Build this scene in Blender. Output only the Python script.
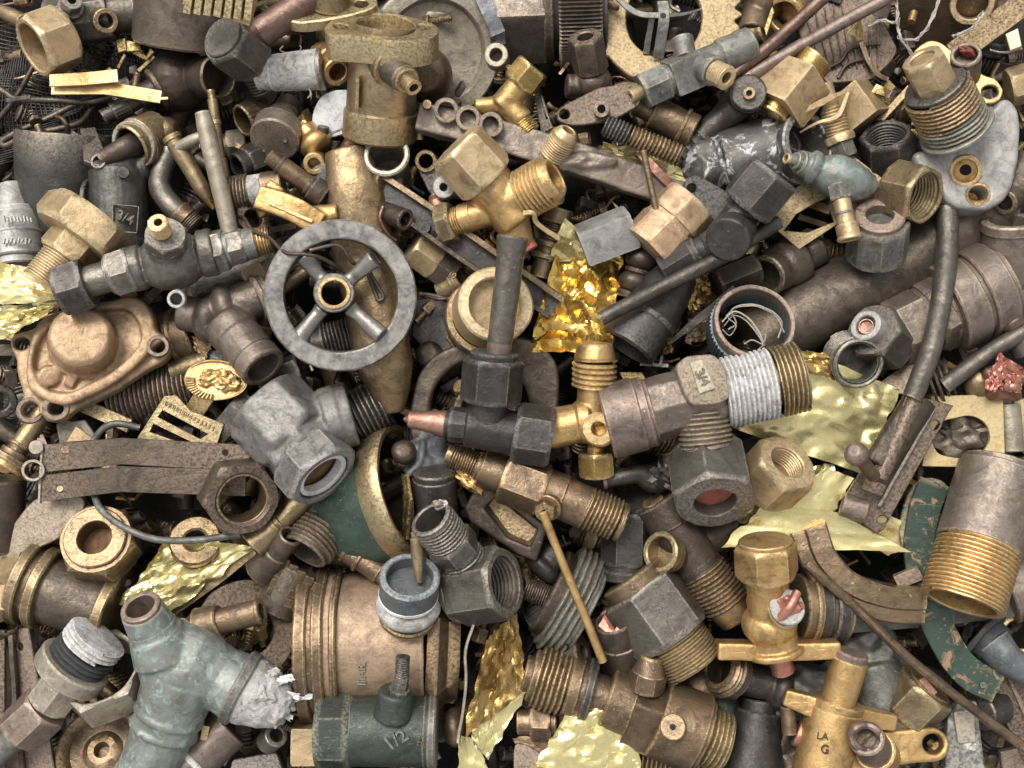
import bpy, bmesh, math, random
import numpy as np
from mathutils import Vector, Matrix, noise as mnoise

for o in list(bpy.data.objects):
    bpy.data.objects.remove(o, do_unlink=True)
scene = bpy.context.scene
COL = scene.collection

# ------------------------------------------------------------------ scale: 1 unit of layout = 0.5 mm
S = 0.0005
H = 1200.0                      # camera height above the heap, in layout units

# ------------------------------------------------------------------ camera
cam_d = bpy.data.cameras.new('camera')
cam = bpy.data.objects.new('camera', cam_d)
COL.objects.link(cam)
cam.location = (0, 0, H * S)
cam_d.sensor_width = 36.0
cam_d.lens = 36.0 * H / 1024.0
cam_d.clip_start = 0.01
cam_d.clip_end = 50.0
scene.camera = cam

# ------------------------------------------------------------------ world: bright overcast sky
SUN_EL, SUN_AZ = math.radians(56), math.radians(-28)     # azimuth from +Y (top of the picture)
world = bpy.data.worlds.new('World')
scene.world = world
world.use_nodes = True
wn = world.node_tree.nodes
wl = world.node_tree.links
bgn = wn['Background']
sky = wn.new('ShaderNodeTexSky')
sky.sky_type = 'NISHITA'
sky.sun_disc = False
sky.sun_elevation = SUN_EL
sky.sun_rotation = SUN_AZ
sky.air_density = 1.0
sky.dust_density = 3.0
hsv = wn.new('ShaderNodeHueSaturation')
hsv.inputs['Saturation'].default_value = 0.05
wl.new(sky.outputs['Color'], hsv.inputs['Color'])
wl.new(hsv.outputs['Color'], bgn.inputs['Color'])
bgn.inputs['Strength'].default_value = 0.15
sd = bpy.data.lights.new('sun', 'SUN')
sd.energy = 1.5
sd.angle = math.radians(20)
sd.color = (1.0, 0.95, 0.87)
sun = bpy.data.objects.new('sun', sd)
COL.objects.link(sun)
_d = Vector((math.sin(SUN_AZ) * math.cos(SUN_EL), math.cos(SUN_AZ) * math.cos(SUN_EL), math.sin(SUN_EL)))
sun.rotation_euler = _d.to_track_quat('Z', 'Y').to_euler()
scene.view_settings.view_transform = 'Standard'
scene.view_settings.look = 'None'
scene.view_settings.gamma = 1.0
scene.view_settings.exposure = 0.58
scene.cycles.use_denoising = True
scene.cycles.max_bounces = 6
scene.cycles.diffuse_bounces = 3
scene.cycles.glossy_bounces = 4
scene.cycles.caustics_reflective = False

# ------------------------------------------------------------------ materials
MATS = {}


def hexc(s):
    v = [int(s[i:i + 2], 16) / 255 for i in (0, 2, 4)]
    return tuple((c / 12.92 if c <= .04045 else ((c + .055) / 1.055) ** 2.4) for c in v) + (1,)


def metal(key, base, dirt, worn, rough=.42, metallic=.85, dirt_at=.52, spot=None, spot_at=.62, bump=.26, wear=.8,
          fleck=None, size=14.0, scratch=.3, speck=.34, grime=.5):
    m = bpy.data.materials.new(key)
    m.use_nodes = True
    nt = m.node_tree
    N, L = nt.nodes, nt.links
    p = N['Principled BSDF']

    def nd(t, **kw):
        n = N.new(t)
        for k, v in kw.items():
            setattr(n, k, v)
        return n

    def sock(v):
        return v
    tc = nd('ShaderNodeTexCoord')
    oi = nd('ShaderNodeObjectInfo')
    add = nd('ShaderNodeVectorMath', operation='MULTIPLY_ADD')
    cmb = nd('ShaderNodeCombineXYZ')
    for i in range(3):
        L.new(oi.outputs['Random'], cmb.inputs[i])
    add.inputs[1].default_value = (1.3, 2.1, .7)
    L.new(cmb.outputs[0], add.inputs[0])
    L.new(tc.outputs['Object'], add.inputs[2])

    def noise(px, detail=4, rough_=.6, dist=0.0, vec=None):
        n = nd('ShaderNodeTexNoise')
        n.inputs['Scale'].default_value = 1.0 / (px * S)
        n.inputs['Detail'].default_value = detail
        n.inputs['Roughness'].default_value = rough_
        n.inputs['Distortion'].default_value = dist
        L.new(vec or add.outputs[0], n.inputs['Vector'])
        return n.outputs['Fac']

    def ramp(f, lo, hi):
        n = nd('ShaderNodeMapRange')
        n.interpolation_type = 'SMOOTHSTEP'
        n.inputs['From Min'].default_value = lo
        n.inputs['From Max'].default_value = hi
        L.new(f, n.inputs['Value'])
        return n.outputs['Result']

    def mix(a, b, f, mode='MIX'):
        n = nd('ShaderNodeMix', data_type='RGBA', blend_type=mode)
        for s_, v in ((n.inputs[6], a), (n.inputs[7], b)):
            if isinstance(v, tuple):
                s_.default_value = v
            else:
                L.new(v, s_)
        if isinstance(f, float):
            n.inputs[0].default_value = f
        else:
            L.new(f, n.inputs[0])
        return n.outputs[2]

    def mul(a, b):
        n = nd('ShaderNodeMath', operation='MULTIPLY')
        for i, v in ((0, a), (1, b)):
            if isinstance(v, float):
                n.inputs[i].default_value = v
            else:
                L.new(v, n.inputs[i])
        return n.outputs[0]
    big = noise(size, 9, .70, .8)
    fine = noise(size * .2, 6, .72)
    blot = ramp(big, dirt_at - .15, dirt_at + .17)
    base_v = mix(hexc(base), tuple(min(1, c * 1.28) for c in hexc(base)[:3]) + (1,), ramp(noise(size * 2.3, 2), .35, .68))
    col = mix(base_v, hexc(dirt), blot)
    sp = None
    if spot:
        sp = ramp(noise(size * .8, 6, .68, 1.2), spot_at - .03, spot_at + .05)
        col = mix(col, hexc(spot), sp)
    # speckle of fine grime and small nicks
    col = mix(col, tuple(c * .38 for c in hexc(dirt)[:3]) + (1,), mul(ramp(fine, .54, .74), speck))
    gr = mul(ramp(noise(size * 2.6, 9, .74, 1.2), .50, .66), grime)
    col = mix(col, tuple(c * .42 for c in hexc(dirt)[:3]) + (1,), gr)
    if fleck:
        col = mix(col, hexc(fleck), mul(ramp(noise(size * .33, 5, .75), .63, .69), .8))
    # scratches: stretched noise
    mp = nd('ShaderNodeMapping')
    mp.inputs['Rotation'].default_value = (.3, .5, .8)
    mp.inputs['Scale'].default_value = (1, 9, 3)
    L.new(add.outputs[0], mp.inputs['Vector'])
    scr = ramp(noise(size * 1.1, 3, .6, 0, mp.outputs[0]), .64, .71)
    col = mix(col, hexc(worn), mul(scr, scratch))
    mp2 = nd('ShaderNodeMapping')
    mp2.inputs['Rotation'].default_value = (.9, -.4, -.7)
    mp2.inputs['Scale'].default_value = (1.2, 1, 12)
    L.new(add.outputs[0], mp2.inputs['Vector'])
    scr2 = ramp(noise(size * .5, 2, .6, .3, mp2.outputs[0]), .66, .72)
    col = mix(col, hexc(worn), mul(scr2, scratch * 1.3))
    nick = ramp(noise(size * .26, 2, .5), .73, .77)
    col = mix(col, hexc(worn), mul(nick, .75))
    at = nd('ShaderNodeAttribute', attribute_name='wear')
    wf = mul(mul(at.outputs['Fac'], wear), ramp(fine, .38, .6))
    col = mix(col, hexc(worn), wf)
    hv = nd('ShaderNodeHueSaturation')
    L.new(col, hv.inputs['Color'])
    mr = nd('ShaderNodeMapRange')
    mr.inputs['To Min'].default_value = .9
    mr.inputs['To Max'].default_value = 1.1
    L.new(oi.outputs['Random'], mr.inputs['Value'])
    L.new(mr.outputs[0], hv.inputs['Value'])
    L.new(hv.outputs[0], p.inputs['Base Color'])
    rr = nd('ShaderNodeMapRange')
    rr.inputs['From Min'].default_value = .3
    rr.inputs['From Max'].default_value = .75
    rr.inputs['To Min'].default_value = rough - .16
    rr.inputs['To Max'].default_value = min(1., rough + .2)
    L.new(fine, rr.inputs['Value'])
    L.new(rr.outputs[0], p.inputs['Roughness'])
    mm = nd('ShaderNodeMapRange')
    mm.inputs['To Min'].default_value = metallic
    mm.inputs['To Max'].default_value = metallic * .55
    L.new(sp if sp is not None else blot, mm.inputs['Value'])
    L.new(mm.outputs[0], p.inputs['Metallic'])
    b1 = nd('ShaderNodeBump')
    b1.inputs['Strength'].default_value = bump
    b1.inputs['Distance'].default_value = 1.8 * S
    hsum = nd('ShaderNodeMath', operation='MULTIPLY_ADD')
    L.new(big, hsum.inputs[0])
    hsum.inputs[1].default_value = 2.2
    fz = nd('ShaderNodeMath', operation='SUBTRACT')
    L.new(fine, fz.inputs[0])
    L.new(mul(scr, .25), fz.inputs[1])
    L.new(fz.outputs[0], hsum.inputs[2])
    L.new(hsum.outputs[0], b1.inputs['Height'])
    L.new(b1.outputs[0], p.inputs['Normal'])
    MATS[key] = m


metal('brass', 'bb9a68', '876a41', 'e8cfa0', .40, .85, .60)
metal('tan', 'b8a07c', '86714f', 'e2cda6', .46, .7, .58)
metal('gold', '9f8350', '6b542e', 'f0dba4', .30, .95, .58, bump=.2)
metal('sheet', '77644a', '564832', 'cbb68c', .5, .6, .54, scratch=.3, speck=.3)
metal('iron', '655f57', '47413a', 'a69c90', .44, .75, .53)
metal('corroded', '817d78', '625c56', 'b8b4ae', .55, .5, .53, '544c44', .62, grime=.7)
metal('pewter', '565551', '403e3a', '9a8a78', .44, .7, .53)
metal('spoutmetal', '8a7659', '5e4e3c', 'd4be94', .36, .9, .55, speck=.2)
metal('oldcopper', '7c6459', '5a483f', 'b8937e', .42, .85, .53)
metal('knurlblue', '5a6874', '434d56', 'a8b0b6', .5, .4, .55)
metal('wheel', '7c7873', '64605a', 'b4aea6', .42, .7, .56, '6f7672', .66, bump=.1, speck=.04, grime=.25, size=30)
metal('bellgreen', '36463c', '2a362f', 'a59a7c', .42, .2, .58, '7a6f58', .68, speck=.2, size=24)
metal('rustfloor', '7a5232', '4c3222', '9a7a58', .7, .1, .5)
metal('foil', 'd2c48e', 'bcae76', 'f4ecc4', .28, .75, .62, bump=.1, scratch=.05, speck=.05, grime=.0, size=40)
metal('goldfoil', 'd0ac5c', 'b48636', 'f8dc90', .2, .85, .60, bump=.08, scratch=.05, speck=.1, grime=.2, size=24)
metal('bronze', '7b6853', '524436', 'c8ad84', .40, .85, .54)
metal('olive', '928063', '64543c', 'd0bb90', .38, .85, .56)
metal('brown', '6a5f53', '483f37', 'a8937a', .45, .75, .52)
metal('umber', '574c42', '3a322b', '9a8674', .44, .75, .54, scratch=.12, speck=.3)
metal('dark', '504b46', '352f2b', '908880', .42, .75, .52)
metal('black', '45413e', '2d2a28', '7c7874', .46, .6, .52)
metal('steel', '79736a', '58524a', 'b8b0a4', .42, .8, .54)
metal('zinc', 'a19e99', '7e7871', 'd0ccc4', .5, .4, .56, speck=.3)
metal('pale', '9a907f', '746a5e', 'd0c6b2', .5, .6, .56)
metal('patina', '73726c', '56524b', 'aea28c', .5, .55, .55, '828f87', .61)
metal('verdi', '7c807b', '63615a', 'a6967c', .48, .45, .57, '8b9b94', .565, size=22, grime=.3)
metal('green', '3a403a', '2c2e2a', '98967f', .45, .35, .58, '655a4a', .67)
metal('copper', 'a07868', '70503f', 'd8a68e', .42, .85, .55)
metal('rosy', '84746a', '62554c', 'b8a28e', .48, .65, .55, '7c7870', .66)
metal('cast', 'ad9173', '846a50', 'd8bc98', .5, .5, .56, scratch=.2)
metal('tape', 'bcbab7', '8f887e', 'e8e7e4', .75, .05, .53, '877a6a', .585, bump=.8)
metal('white', 'cbcac8', '96918c', 'ececea', .6, .1, .58, '6e675e', .64)
metal('bluegrey', '6a6c6e', '4e4f50', 'b0b2b4', .5, .5, .55)
metal('rubber', '3a3a3c', '28282a', '6a6866', .5, .05, .55, wear=.2)
metal('redrust', '9a5444', '6d3a2e', 'c88a78', .6, .3, .55)
metal('string', 'a8a298', '807a70', 'd0ccc4', .9, .0, .55)
metal('soil', '201d1a', '141210', '302a24', .9, .0, .5)  # bare ground, and the painted dark of small holes

metal('painted', '62605b', '45423e', 'b5b2aa', .5, .5, .54, 'c8c8c4', .575, size=30)
metal('taupe', '82756a', '5e544b', 'b8a58c', .46, .7, .53)
metal('board', 'bda678', '9a845a', 'dcc89c', .5, .35, .62, scratch=.15)
metal('copperred', 'bd8474', '90604f', 'e2b4a4', .38, .9, .6)
metal('greenpaint', '35443a', '2a362e', 'ac9674', .4, .15, .6, '94795c', .57, size=22)
metal('barrel', '9f8870', '7c6754', 'ccb294', .5, .5, .55, scratch=.15)

# ------------------------------------------------------------------ geometry helpers
RNG = random.Random(7)


def W(p):
    x, y, z = p
    k = (H - z) / H
    return Vector(((x - 512) * k * S, (384 - y) * k * S, z * S))


def KZ(z):
    return (H - z) / H * S


class P:                                    # one piece: name, verts (world), faces, wear, material key
    __slots__ = ('n', 'v', 'f', 'w', 'm', 'flat', 'kids', 'mesh', 'label', 'ang')

    def __init__(s, n, v, f, w, m=None, flat=False):
        s.n, s.v, s.f, s.w, s.m, s.flat = n, v, f, w, m, flat
        s.kids = []
        s.mesh = None
        s.label = None
        s.ang = 34


def frame(d):
    d = d.normalized()
    up = Vector((0, 0, 1)) if abs(d.z) < .9 else Vector((0, 1, 0))
    a = d.cross(up).normalized()
    b = a.cross(d).normalized()
    return a, b, d


def rings_mesh(rings, o, fr, sc, n, roll=0.0):
    """rings: (t, r, shape, lim, wear)"""
    a, b, d = fr
    V, F, Wr = [], [], []
    prev = None
    poly = max([x[2] for x in rings if isinstance(x[2], int)] + [0])
    if poly >= 3:
        fr_ = (0, .045, .27, .5, .73, .955)
        TH = [2 * math.pi * (k + f_) / poly for k in range(poly) for f_ in fr_]
        n = len(TH)
    else:
        TH = [2 * math.pi * j / n for j in range(n)]
    hel = [x[0] for x in rings if x[2] == 'T']
    if hel:
        tmin, tmax, pitch_ = min(hel), max(hel), [x[3] for x in rings if x[2] == 'T'][0]
        TH = TH + [2 * math.pi]
        n += 1
    wrap = n - 1 if hel else n
    for (t, r, sh, lim, w) in rings:
        c = o + d * (t * sc)
        hx = sh == 'T'
        if r <= 1e-6:
            V.append(c)
            Wr.append(w)
            cur = [len(V) - 1]
        else:
            cur = []
            for j in range(n):
                th = TH[j]
                rr = r
                wj = w
                if isinstance(sh, int) and sh >= 3:
                    q = math.pi / sh
                    rr = r * math.cos(q) / math.cos((th % (2 * q)) - q)
                    if lim:
                        rr = min(rr, lim)
                    if j % 6 == 0:
                        wj = max(w, .85)
                elif sh == 'k':
                    rr = r * (1.0 if j % 2 else .955)
                th += roll
                if hx:
                    c = o + d * (min(tmax, max(tmin, t + pitch_ * (TH[j] / (2 * math.pi) - .5))) * sc)
                V.append(c + (a * math.cos(th) + b * math.sin(th)) * (rr * sc))
                Wr.append(wj)
                cur.append(len(V) - 1)
        if prev is not None:
            if len(prev) == 1 and len(cur) > 1:
                for j in range(wrap):
                    F.append((prev[0], cur[j], cur[(j + 1) % n]))
            elif len(cur) == 1 and len(prev) > 1:
                for j in range(wrap):
                    F.append((prev[(j + 1) % n], prev[j], cur[0]))
            elif len(cur) > 1:
                for j in range(wrap):
                    j2 = (j + 1) % n
                    F.append((prev[j], cur[j], cur[j2], prev[j2]))
        prev = cur
    return V, F, Wr


SEGNAME = {'c': 'barrel', 'h': 'hex_nut', 't': 'threaded_end', 'b': 'rounded_body', 'k': 'knurled_ring', 'g': 'hose_barb',
           's': 'square_block', 'o': 'octagon_collar'}


def A(p0, p1, spec, mat=None, n=None, closed=False, roll=None, pitch=None, ch=None):
    """Turned piece from p0 to p1. Tokens: type+len,r[,r2][:mat][=name]; <r[t][,depth] / >r[t][,depth] = bore at p0 / p1."""
    segs, bore = [], {}
    for tok in spec.split():
        if tok[0] in '<>':
            s_ = tok[1:]
            thr = 't' in s_
            s_ = s_.replace('t', '')
            q = [float(x) for x in s_.split(',')]
            bore[tok[0]] = (q[0], q[1] if len(q) > 1 else None, thr)
            continue
        nm = mt = None
        if '=' in tok:
            tok, nm = tok.split('=')
        if ':' in tok:
            tok, mt = tok.split(':')
        q = [float(x) for x in tok[1:].split(',')]
        segs.append([tok[0], q[0], q[1], q[2] if len(q) > 2 else q[1], mt, nm])
    w0, w1 = W(p0), W(p1)
    d = w1 - w0
    sc = KZ((p0[2] + p1[2]) / 2)
    Lpx = d.length / sc
    tot = sum(s[1] for s in segs)
    for s in segs:
        s[1] *= Lpx / tot
    fr = frame(d)
    rl = roll if roll is not None else RNG.uniform(0, 1)
    out = []
    t = 0.0

    def eff(s, end):
        r = s[3] if end else s[2]
        return r * {'h': .86, 's': .7, 'o': .92, 't': .9, 'b': .72}.get(s[0], 1)
    for i, (ty, ln, r0, r1, mt, nm) in enumerate(segs):
        t0, t1 = t, t + ln
        t = t1
        first, last = i == 0, i == len(segs) - 1
        me0, me1 = eff(segs[i], 0), eff(segs[i], 1)
        capA = capB = True
        if not closed:
            if not first:
                o_ = eff(segs[i - 1], 1)
                if me0 <= o_ + .01:
                    capA = False
                    if me0 < o_ - .3:
                        t0 -= min(1.5, segs[i - 1][1] * .6)
            if not last:
                o_ = eff(segs[i + 1], 0)
                if me1 < o_ - .01:
                    capB = False
                    if me1 < o_ - .3:
                        t1 += min(1.5, segs[i + 1][1] * .6)
                elif abs(me1 - o_) <= .01:
                    capB = False
        else:
            if not first:
                t0 -= .8
            if not last:
                t1 += .8
        R = max(r0, r1)
        nn = n or (12 if R < 5 else 24 if R < 36 else 48)
        c = ch if ch is not None else max(.35, min(1.6, R * .08, ln * .25))
        sh = {'h': 6, 's': 4, 'o': 8}.get(ty, 0)
        if ty == 'k':
            sh = 'k'
            nn = max(36, int(R * 1.6) * 2)
        rg = []
        def hole_at(q):
            for e, pos in (('>', Lpx - q), ('<', q)):
                if e in bore:
                    x = bore[e]
                    sl_ = segs[-1 if e == '>' else 0][1]
                    if pos < min(x[1] or max(x[0] * 3, sl_ * .9), Lpx * .96) - .5:
                        return x[0]
            return 0.0
        ca, cb = hole_at(t0), hole_at(t1)
        # --- start
        if first and '<' in bore:
            rb, dp, thr = bore['<']
            dp = min(dp if dp else max(rb * 3, ln * .9), Lpx * .96)
            rg += [(t0 + dp, 0, 0, 0, 0), (t0 + dp, rb, 0, 0, 0)]
            if thr:
                pt = pitch or max(2.2, rb * .17)
                q = t0 + dp
                while q > t0 + pt:
                    rg += [(q, rb, 0, 0, 0), (q - pt * .35, rb * .93, 0, 0, .5), (q - pt * .6, rb * .93, 0, 0, .5)]
                    q -= pt
            rg += [(t0 + c * .8, rb, 0, 0, 0), (t0, min(rb + c * .8, r0 * .97), 0, 0, .9)]
        elif capA:
            rg += [(t0, ca, 0, 0, 0)]
        # --- wall
        if ty == 'h' or ty == 's' or ty == 'o':
            cr = {6: .87, 4: .80, 8: .93}[sh]
            lmax = min(.13 * R, ln * .3)
            if ty == 's':
                lmax = min(.06 * R, ln * .2)
                cr = .93
            if capA:
                rg += [(t0, r0, sh, r0 * cr, .6), (t0 + lmax * .45, r0, sh, r0 * (cr + 1) / 2, .8), (t0 + lmax, r0, sh, r0 * .992, .5),
                       (t0 + lmax + 2, r0, sh, r0 * .992, 0)]
            else:
                rg += [(t0, r0, sh, r0 * .992, 0)]
            if capB:
                rg += [(t1 - lmax - 2, r1, sh, r1 * .992, 0), (t1 - lmax, r1, sh, r1 * .992, .5),
                       (t1 - lmax * .45, r1, sh, r1 * (cr + 1) / 2, .8), (t1, r1, sh, r1 * cr, .6)]
            else:
                rg += [(t1, r1, sh, r1 * .992, 0)]
            if ln < 2 * lmax + 5:
                rg = [x for x in rg if not (x[4] == 0 and x[1] > 0 and x[2] == sh)] if capA and capB else rg
        elif ty == 't':
            pt = pitch or max(2.4, min(5, R * .2))
            k = max(2, int(round((t1 - t0) / pt)))
            pt = (t1 - t0) / k
            dp = pt * .55
            tsh = 0 if closed else 'T'
            if capA:
                rg += [(t0, r0 - dp, 0, 0, .6)]
            for j in range(k):
                q = t0 + j * pt
                rr = r0 + (r1 - r0) * j / k
                rg += [(q + pt * .08, rr - dp, tsh, pt, 0), (q + pt * .42, rr, tsh, pt, 1), (q + pt * .62, rr, tsh, pt, 1)]
            rg += [(t1 - .02 * pt, r1 - dp, tsh, pt, 0)]
            if capB:
                rg += [(t1, r1 - dp - .3, 0, 0, .6)]
        elif ty == 'g':
            k = max(2, int(round((t1 - t0) / max(6, R * .7))))
            pt = (t1 - t0) / k
            for j in range(k):
                q = t0 + j * pt
                rr = r0 + (r1 - r0) * j / k
                rg += [(q, rr * .8, 0, 0, 0), (q + pt * .72, rr, 0, 0, .8), (q + pt * .84, rr, 0, 0, 1), (q + pt * .96, rr * .8, 0, 0, 0)]
        elif ty == 'b':
            k = 10
            for j in range(k + 1):
                u = j / k * 2 - 1
                q = math.sqrt(max(0, 1 - (u * .86) ** 2))
                rg += [(t0 + (t1 - t0) * j / k, max(r0, r1) * q, 0, 0, 0)]
        else:
            sl = (r1 - r0) / max(.01, t1 - t0)
            if capA:
                rg += [(t0, r0 - c, sh, 0, .7), (t0 + c, r0, sh, 0, .9), (t0 + c + 1.6, r0 + sl * (c + 1.6), sh, 0, 0)]
            else:
                rg += [(t0, r0, sh, 0, 0)]
            if ln > 40:
                for u in (.33, .66):
                    rg += [(t0 + ln * u, r0 + (r1 - r0) * u, sh, 0, 0)]
            if capB:
                rg += [(t1 - c - 1.6, r1 - sl * (c + 1.6), sh, 0, 0), (t1 - c, r1, sh, 0, .9), (t1, r1 - c, sh, 0, .7)]
            else:
                rg += [(t1, r1, sh, 0, 0)]
        # --- end
        if last and '>' in bore:
            rb, dp, thr = bore['>']
            dp = min(dp if dp else max(rb * 3, ln * .9), Lpx * .96)
            rg += [(t1, min(rb + c * .8, r1 * .97), 0, 0, .9), (t1 - c * .8, rb, 0, 0, 0)]
            if thr:
                pt = pitch or max(2.2, rb * .17)
                q = t1 - pt
                while q > t1 - dp + pt:
                    rg += [(q, rb, 0, 0, 0), (q - pt * .35, rb * .93, 0, 0, .5), (q - pt * .6, rb * .93, 0, 0, .5)]
                    q -= pt
            rg += [(t1 - dp, rb, 0, 0, 0), (t1 - dp, 0, 0, 0, 0)]
        elif capB:
            rg += [(t1, cb, 0, 0, 0)]
        v, f, w = rings_mesh(rg, w0, fr, sc, nn, rl)
        out.append(P(nm or SEGNAME[ty], v, f, w, mt or mat))
    return out


def R(p0, p1, r, rb, name='ring', mat=None, n=None, sh=0, ch=None, inner=None):
    """Ring open right through."""
    w0, w1 = W(p0), W(p1)
    sc = KZ((p0[2] + p1[2]) / 2)
    L = (w1 - w0).length / sc
    c = ch if ch is not None else max(.4, min(2, (r - rb) * .18, L * .2))
    nn = n or (24 if r < 36 else 64)
    lim = r * .88 if sh else 0
    rg = [(0, rb, 0, 0, 0), (0 + 0, rb + c, 0, 0, .7), (0, r - (0 if sh else c), sh, lim, .7), (c * 1.4, r, sh, r * .99 if sh else 0, .8),
          (min(c * 1.4 + 2, L / 2), r, sh, r * .99 if sh else 0, 0),
          (L - c * 1.4, r, sh, r * .99 if sh else 0, .6), (L, r - (0 if sh else c), sh, lim, .8), (L, rb + c, 0, 0, .7), (L - c, rb, 0, 0, .3), (c, rb, 0, 0, 0), (0, rb + c, 0, 0, .3)]
    rg = rg[1:]
    v, f, w = rings_mesh(rg, w0, frame(w1 - w0), sc, nn, RNG.uniform(0, 1))
    return [P(name, v, f, w, mat)]


def LA(p0, p1, prof, name='body', mat=None, n=48, roll=0, wear=None):
    """Free lathe: prof = [(t, r)] in layout units along p0->p1."""
    w0, w1 = W(p0), W(p1)
    sc = KZ((p0[2] + p1[2]) / 2)
    rg = [(t, r, 0, 0, (wear[i] if wear else 0)) for i, (t, r) in enumerate(prof)]
    v, f, w = rings_mesh(rg, w0, frame(w1 - w0), sc, n, roll)
    return [P(name, v, f, w, mat)]


def spline(pts, k=6):
    if len(pts) < 3:
        return [Vector(p) for p in pts]
    q = [Vector(p) for p in pts]
    q = [q[0] * 2 - q[1]] + q + [q[-1] * 2 - q[-2]]
    out = []
    for i in range(1, len(q) - 2):
        for j in range(k):
            t = j / k
            p0, p1, p2, p3 = q[i - 1], q[i], q[i + 1], q[i + 2]
            out.append(.5 * ((2 * p1) + (p2 - p0) * t + (2 * p0 - 5 * p1 + 4 * p2 - p3) * t * t + (3 * p1 - p0 - 3 * p2 + p3) * t ** 3))
    out.append(q[-2])
    return out


def sweep(pts, sec, name, mat, smooth=True, k=6, radii=None, bore=None, flat=False):
    """sec: list of (side, up) offsets in layout units; swept along layout points."""
    sp = spline(pts, k) if smooth else [Vector(p) for p in pts]
    n = len(sp)
    ws = [W(p) for p in sp]
    V, F, Wr = [], [], []
    m = len(sec)
    for i in range(n):
        tg = (ws[min(i + 1, n - 1)] - ws[max(i - 1, 0)]).normalized()
        up = Vector((0, 0, 1))
        sd_ = tg.cross(up)
        if sd_.length < .15:
            sd_ = tg.cross(Vector((0, 1, 0)))
        sd_.normalize()
        upv = sd_.cross(tg).normalized()
        sc = KZ(sp[i].z)
        u = i / (n - 1)
        rr = 1.0
        if radii:
            x = u * (len(radii) - 1)
            a_ = int(min(x, len(radii) - 2)) if len(radii) > 1 else 0
            rr = radii[a_] + (radii[min(a_ + 1, len(radii) - 1)] - radii[a_]) * (x - a_)
        for (s_, h_) in sec:
            V.append(ws[i] + (sd_ * s_ + upv * h_) * (sc * rr))
            Wr.append(.9 if i in (0, n - 1) else .0)
    for i in range(n - 1):
        for j in range(m):
            j2 = (j + 1) % m
            F.append((i * m + j, (i + 1) * m + j, (i + 1) * m + j2, i * m + j2))
    # ends
    for e, (i, sgn) in enumerate(((0, 1), (n - 1, -1))):
        tg = (ws[1] - ws[0] if e == 0 else ws[-1] - ws[-2]).normalized()
        base = i * m
        if bore and bore[e]:
            q = bore[e]
            sc = KZ(sp[i].z)
            st = len(V)
            for j in range(m):
                V.append(ws[i] + (V[base + j] - ws[i]) * q)
                Wr.append(.9)
            dep = tg * (sgn * abs(sec[0][0] + .01) * 2.0 * sc + sgn * 2 * sc)
            for j in range(m):
                V.append(V[st + j] + dep)
                Wr.append(0)
            for j in range(m):
                j2 = (j + 1) % m
                fa = (base + j, base + j2, st + j2, st + j)
                fb = (st + j, st + j2, st + m + j2, st + m + j)
                F += [fa, fb] if e == 0 else [fa[::-1], fb[::-1]]
            fc = tuple(st + m + j for j in range(m))
            F.append(fc if e == 0 else fc[::-1])
        else:
            fc = tuple(base + j for j in range(m))
            F.append(fc if e == 0 else fc[::-1])
    return [P(name, V, F, Wr, mat, flat)]


def tube(pts, r, name='tube', mat=None, n=12, k=6, radii=None, bore=None, squash=1.0, smooth=True):
    sec = [(r * math.cos(2 * math.pi * j / n), r * squash * math.sin(2 * math.pi * j / n)) for j in range(n)]
    return sweep(pts, sec, name, mat, smooth, k, radii, bore)


def strip(pts, w, th, name='strip', mat=None, k=5, radii=None, smooth=True, tilt=0.0):
    a, b = w / 2, th / 2
    c = min(.5, th * .25)
    sec = [(-a + c, -b), (a - c, -b), (a, -b + c), (a, b - c), (a - c, b), (-a + c, b), (-a, b - c), (-a, -b + c)]
    ct, st = math.cos(tilt), math.sin(tilt)
    sec = [(x * ct - y * st, x * st + y * ct) for x, y in sec]
    return sweep(pts, sec, name, mat, smooth, k, radii, None, True)


def round_poly(pts, rc, k=4):
    if rc <= 0:
        return pts
    out = []
    n = len(pts)
    for i in range(n):
        p0, p1, p2 = Vector(pts[i - 1]), Vector(pts[i]), Vector(pts[(i + 1) % n])
        a, b = p0 - p1, p2 - p1
        q = min(rc, a.length * .45, b.length * .45)
        s, e = p1 + a.normalized() * q, p1 + b.normalized() * q
        for j in range(k + 1):
            t = j / k
            out.append(tuple((1 - t) ** 2 * s + 2 * t * (1 - t) * p1 + t * t * e))
    return out


def smooth_poly(pts, k=5):
    q = [Vector((p[0], p[1], 0)) for p in pts]
    n = len(q)
    out = []
    for i in range(n):
        p0, p1, p2, p3 = q[i - 1], q[i], q[(i + 1) % n], q[(i + 2) % n]
        for j in range(k):
            t = j / k
            v = .5 * ((2 * p1) + (p2 - p0) * t + (2 * p0 - 5 * p1 + 4 * p2 - p3) * t * t + (3 * p1 - p0 - 3 * p2 + p3) * t ** 3)
            out.append((v.x, v.y))
    return out


def circ(x, y, rx, ry=None, rot=0, n=20):
    ry = ry or rx
    c, s = math.cos(rot), math.sin(rot)
    return [(x + rx * math.cos(a) * c - ry * math.sin(a) * s, y + rx * math.cos(a) * s + ry * math.sin(a) * c)
            for a in [2 * math.pi * i / n for i in range(n)]]


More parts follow.
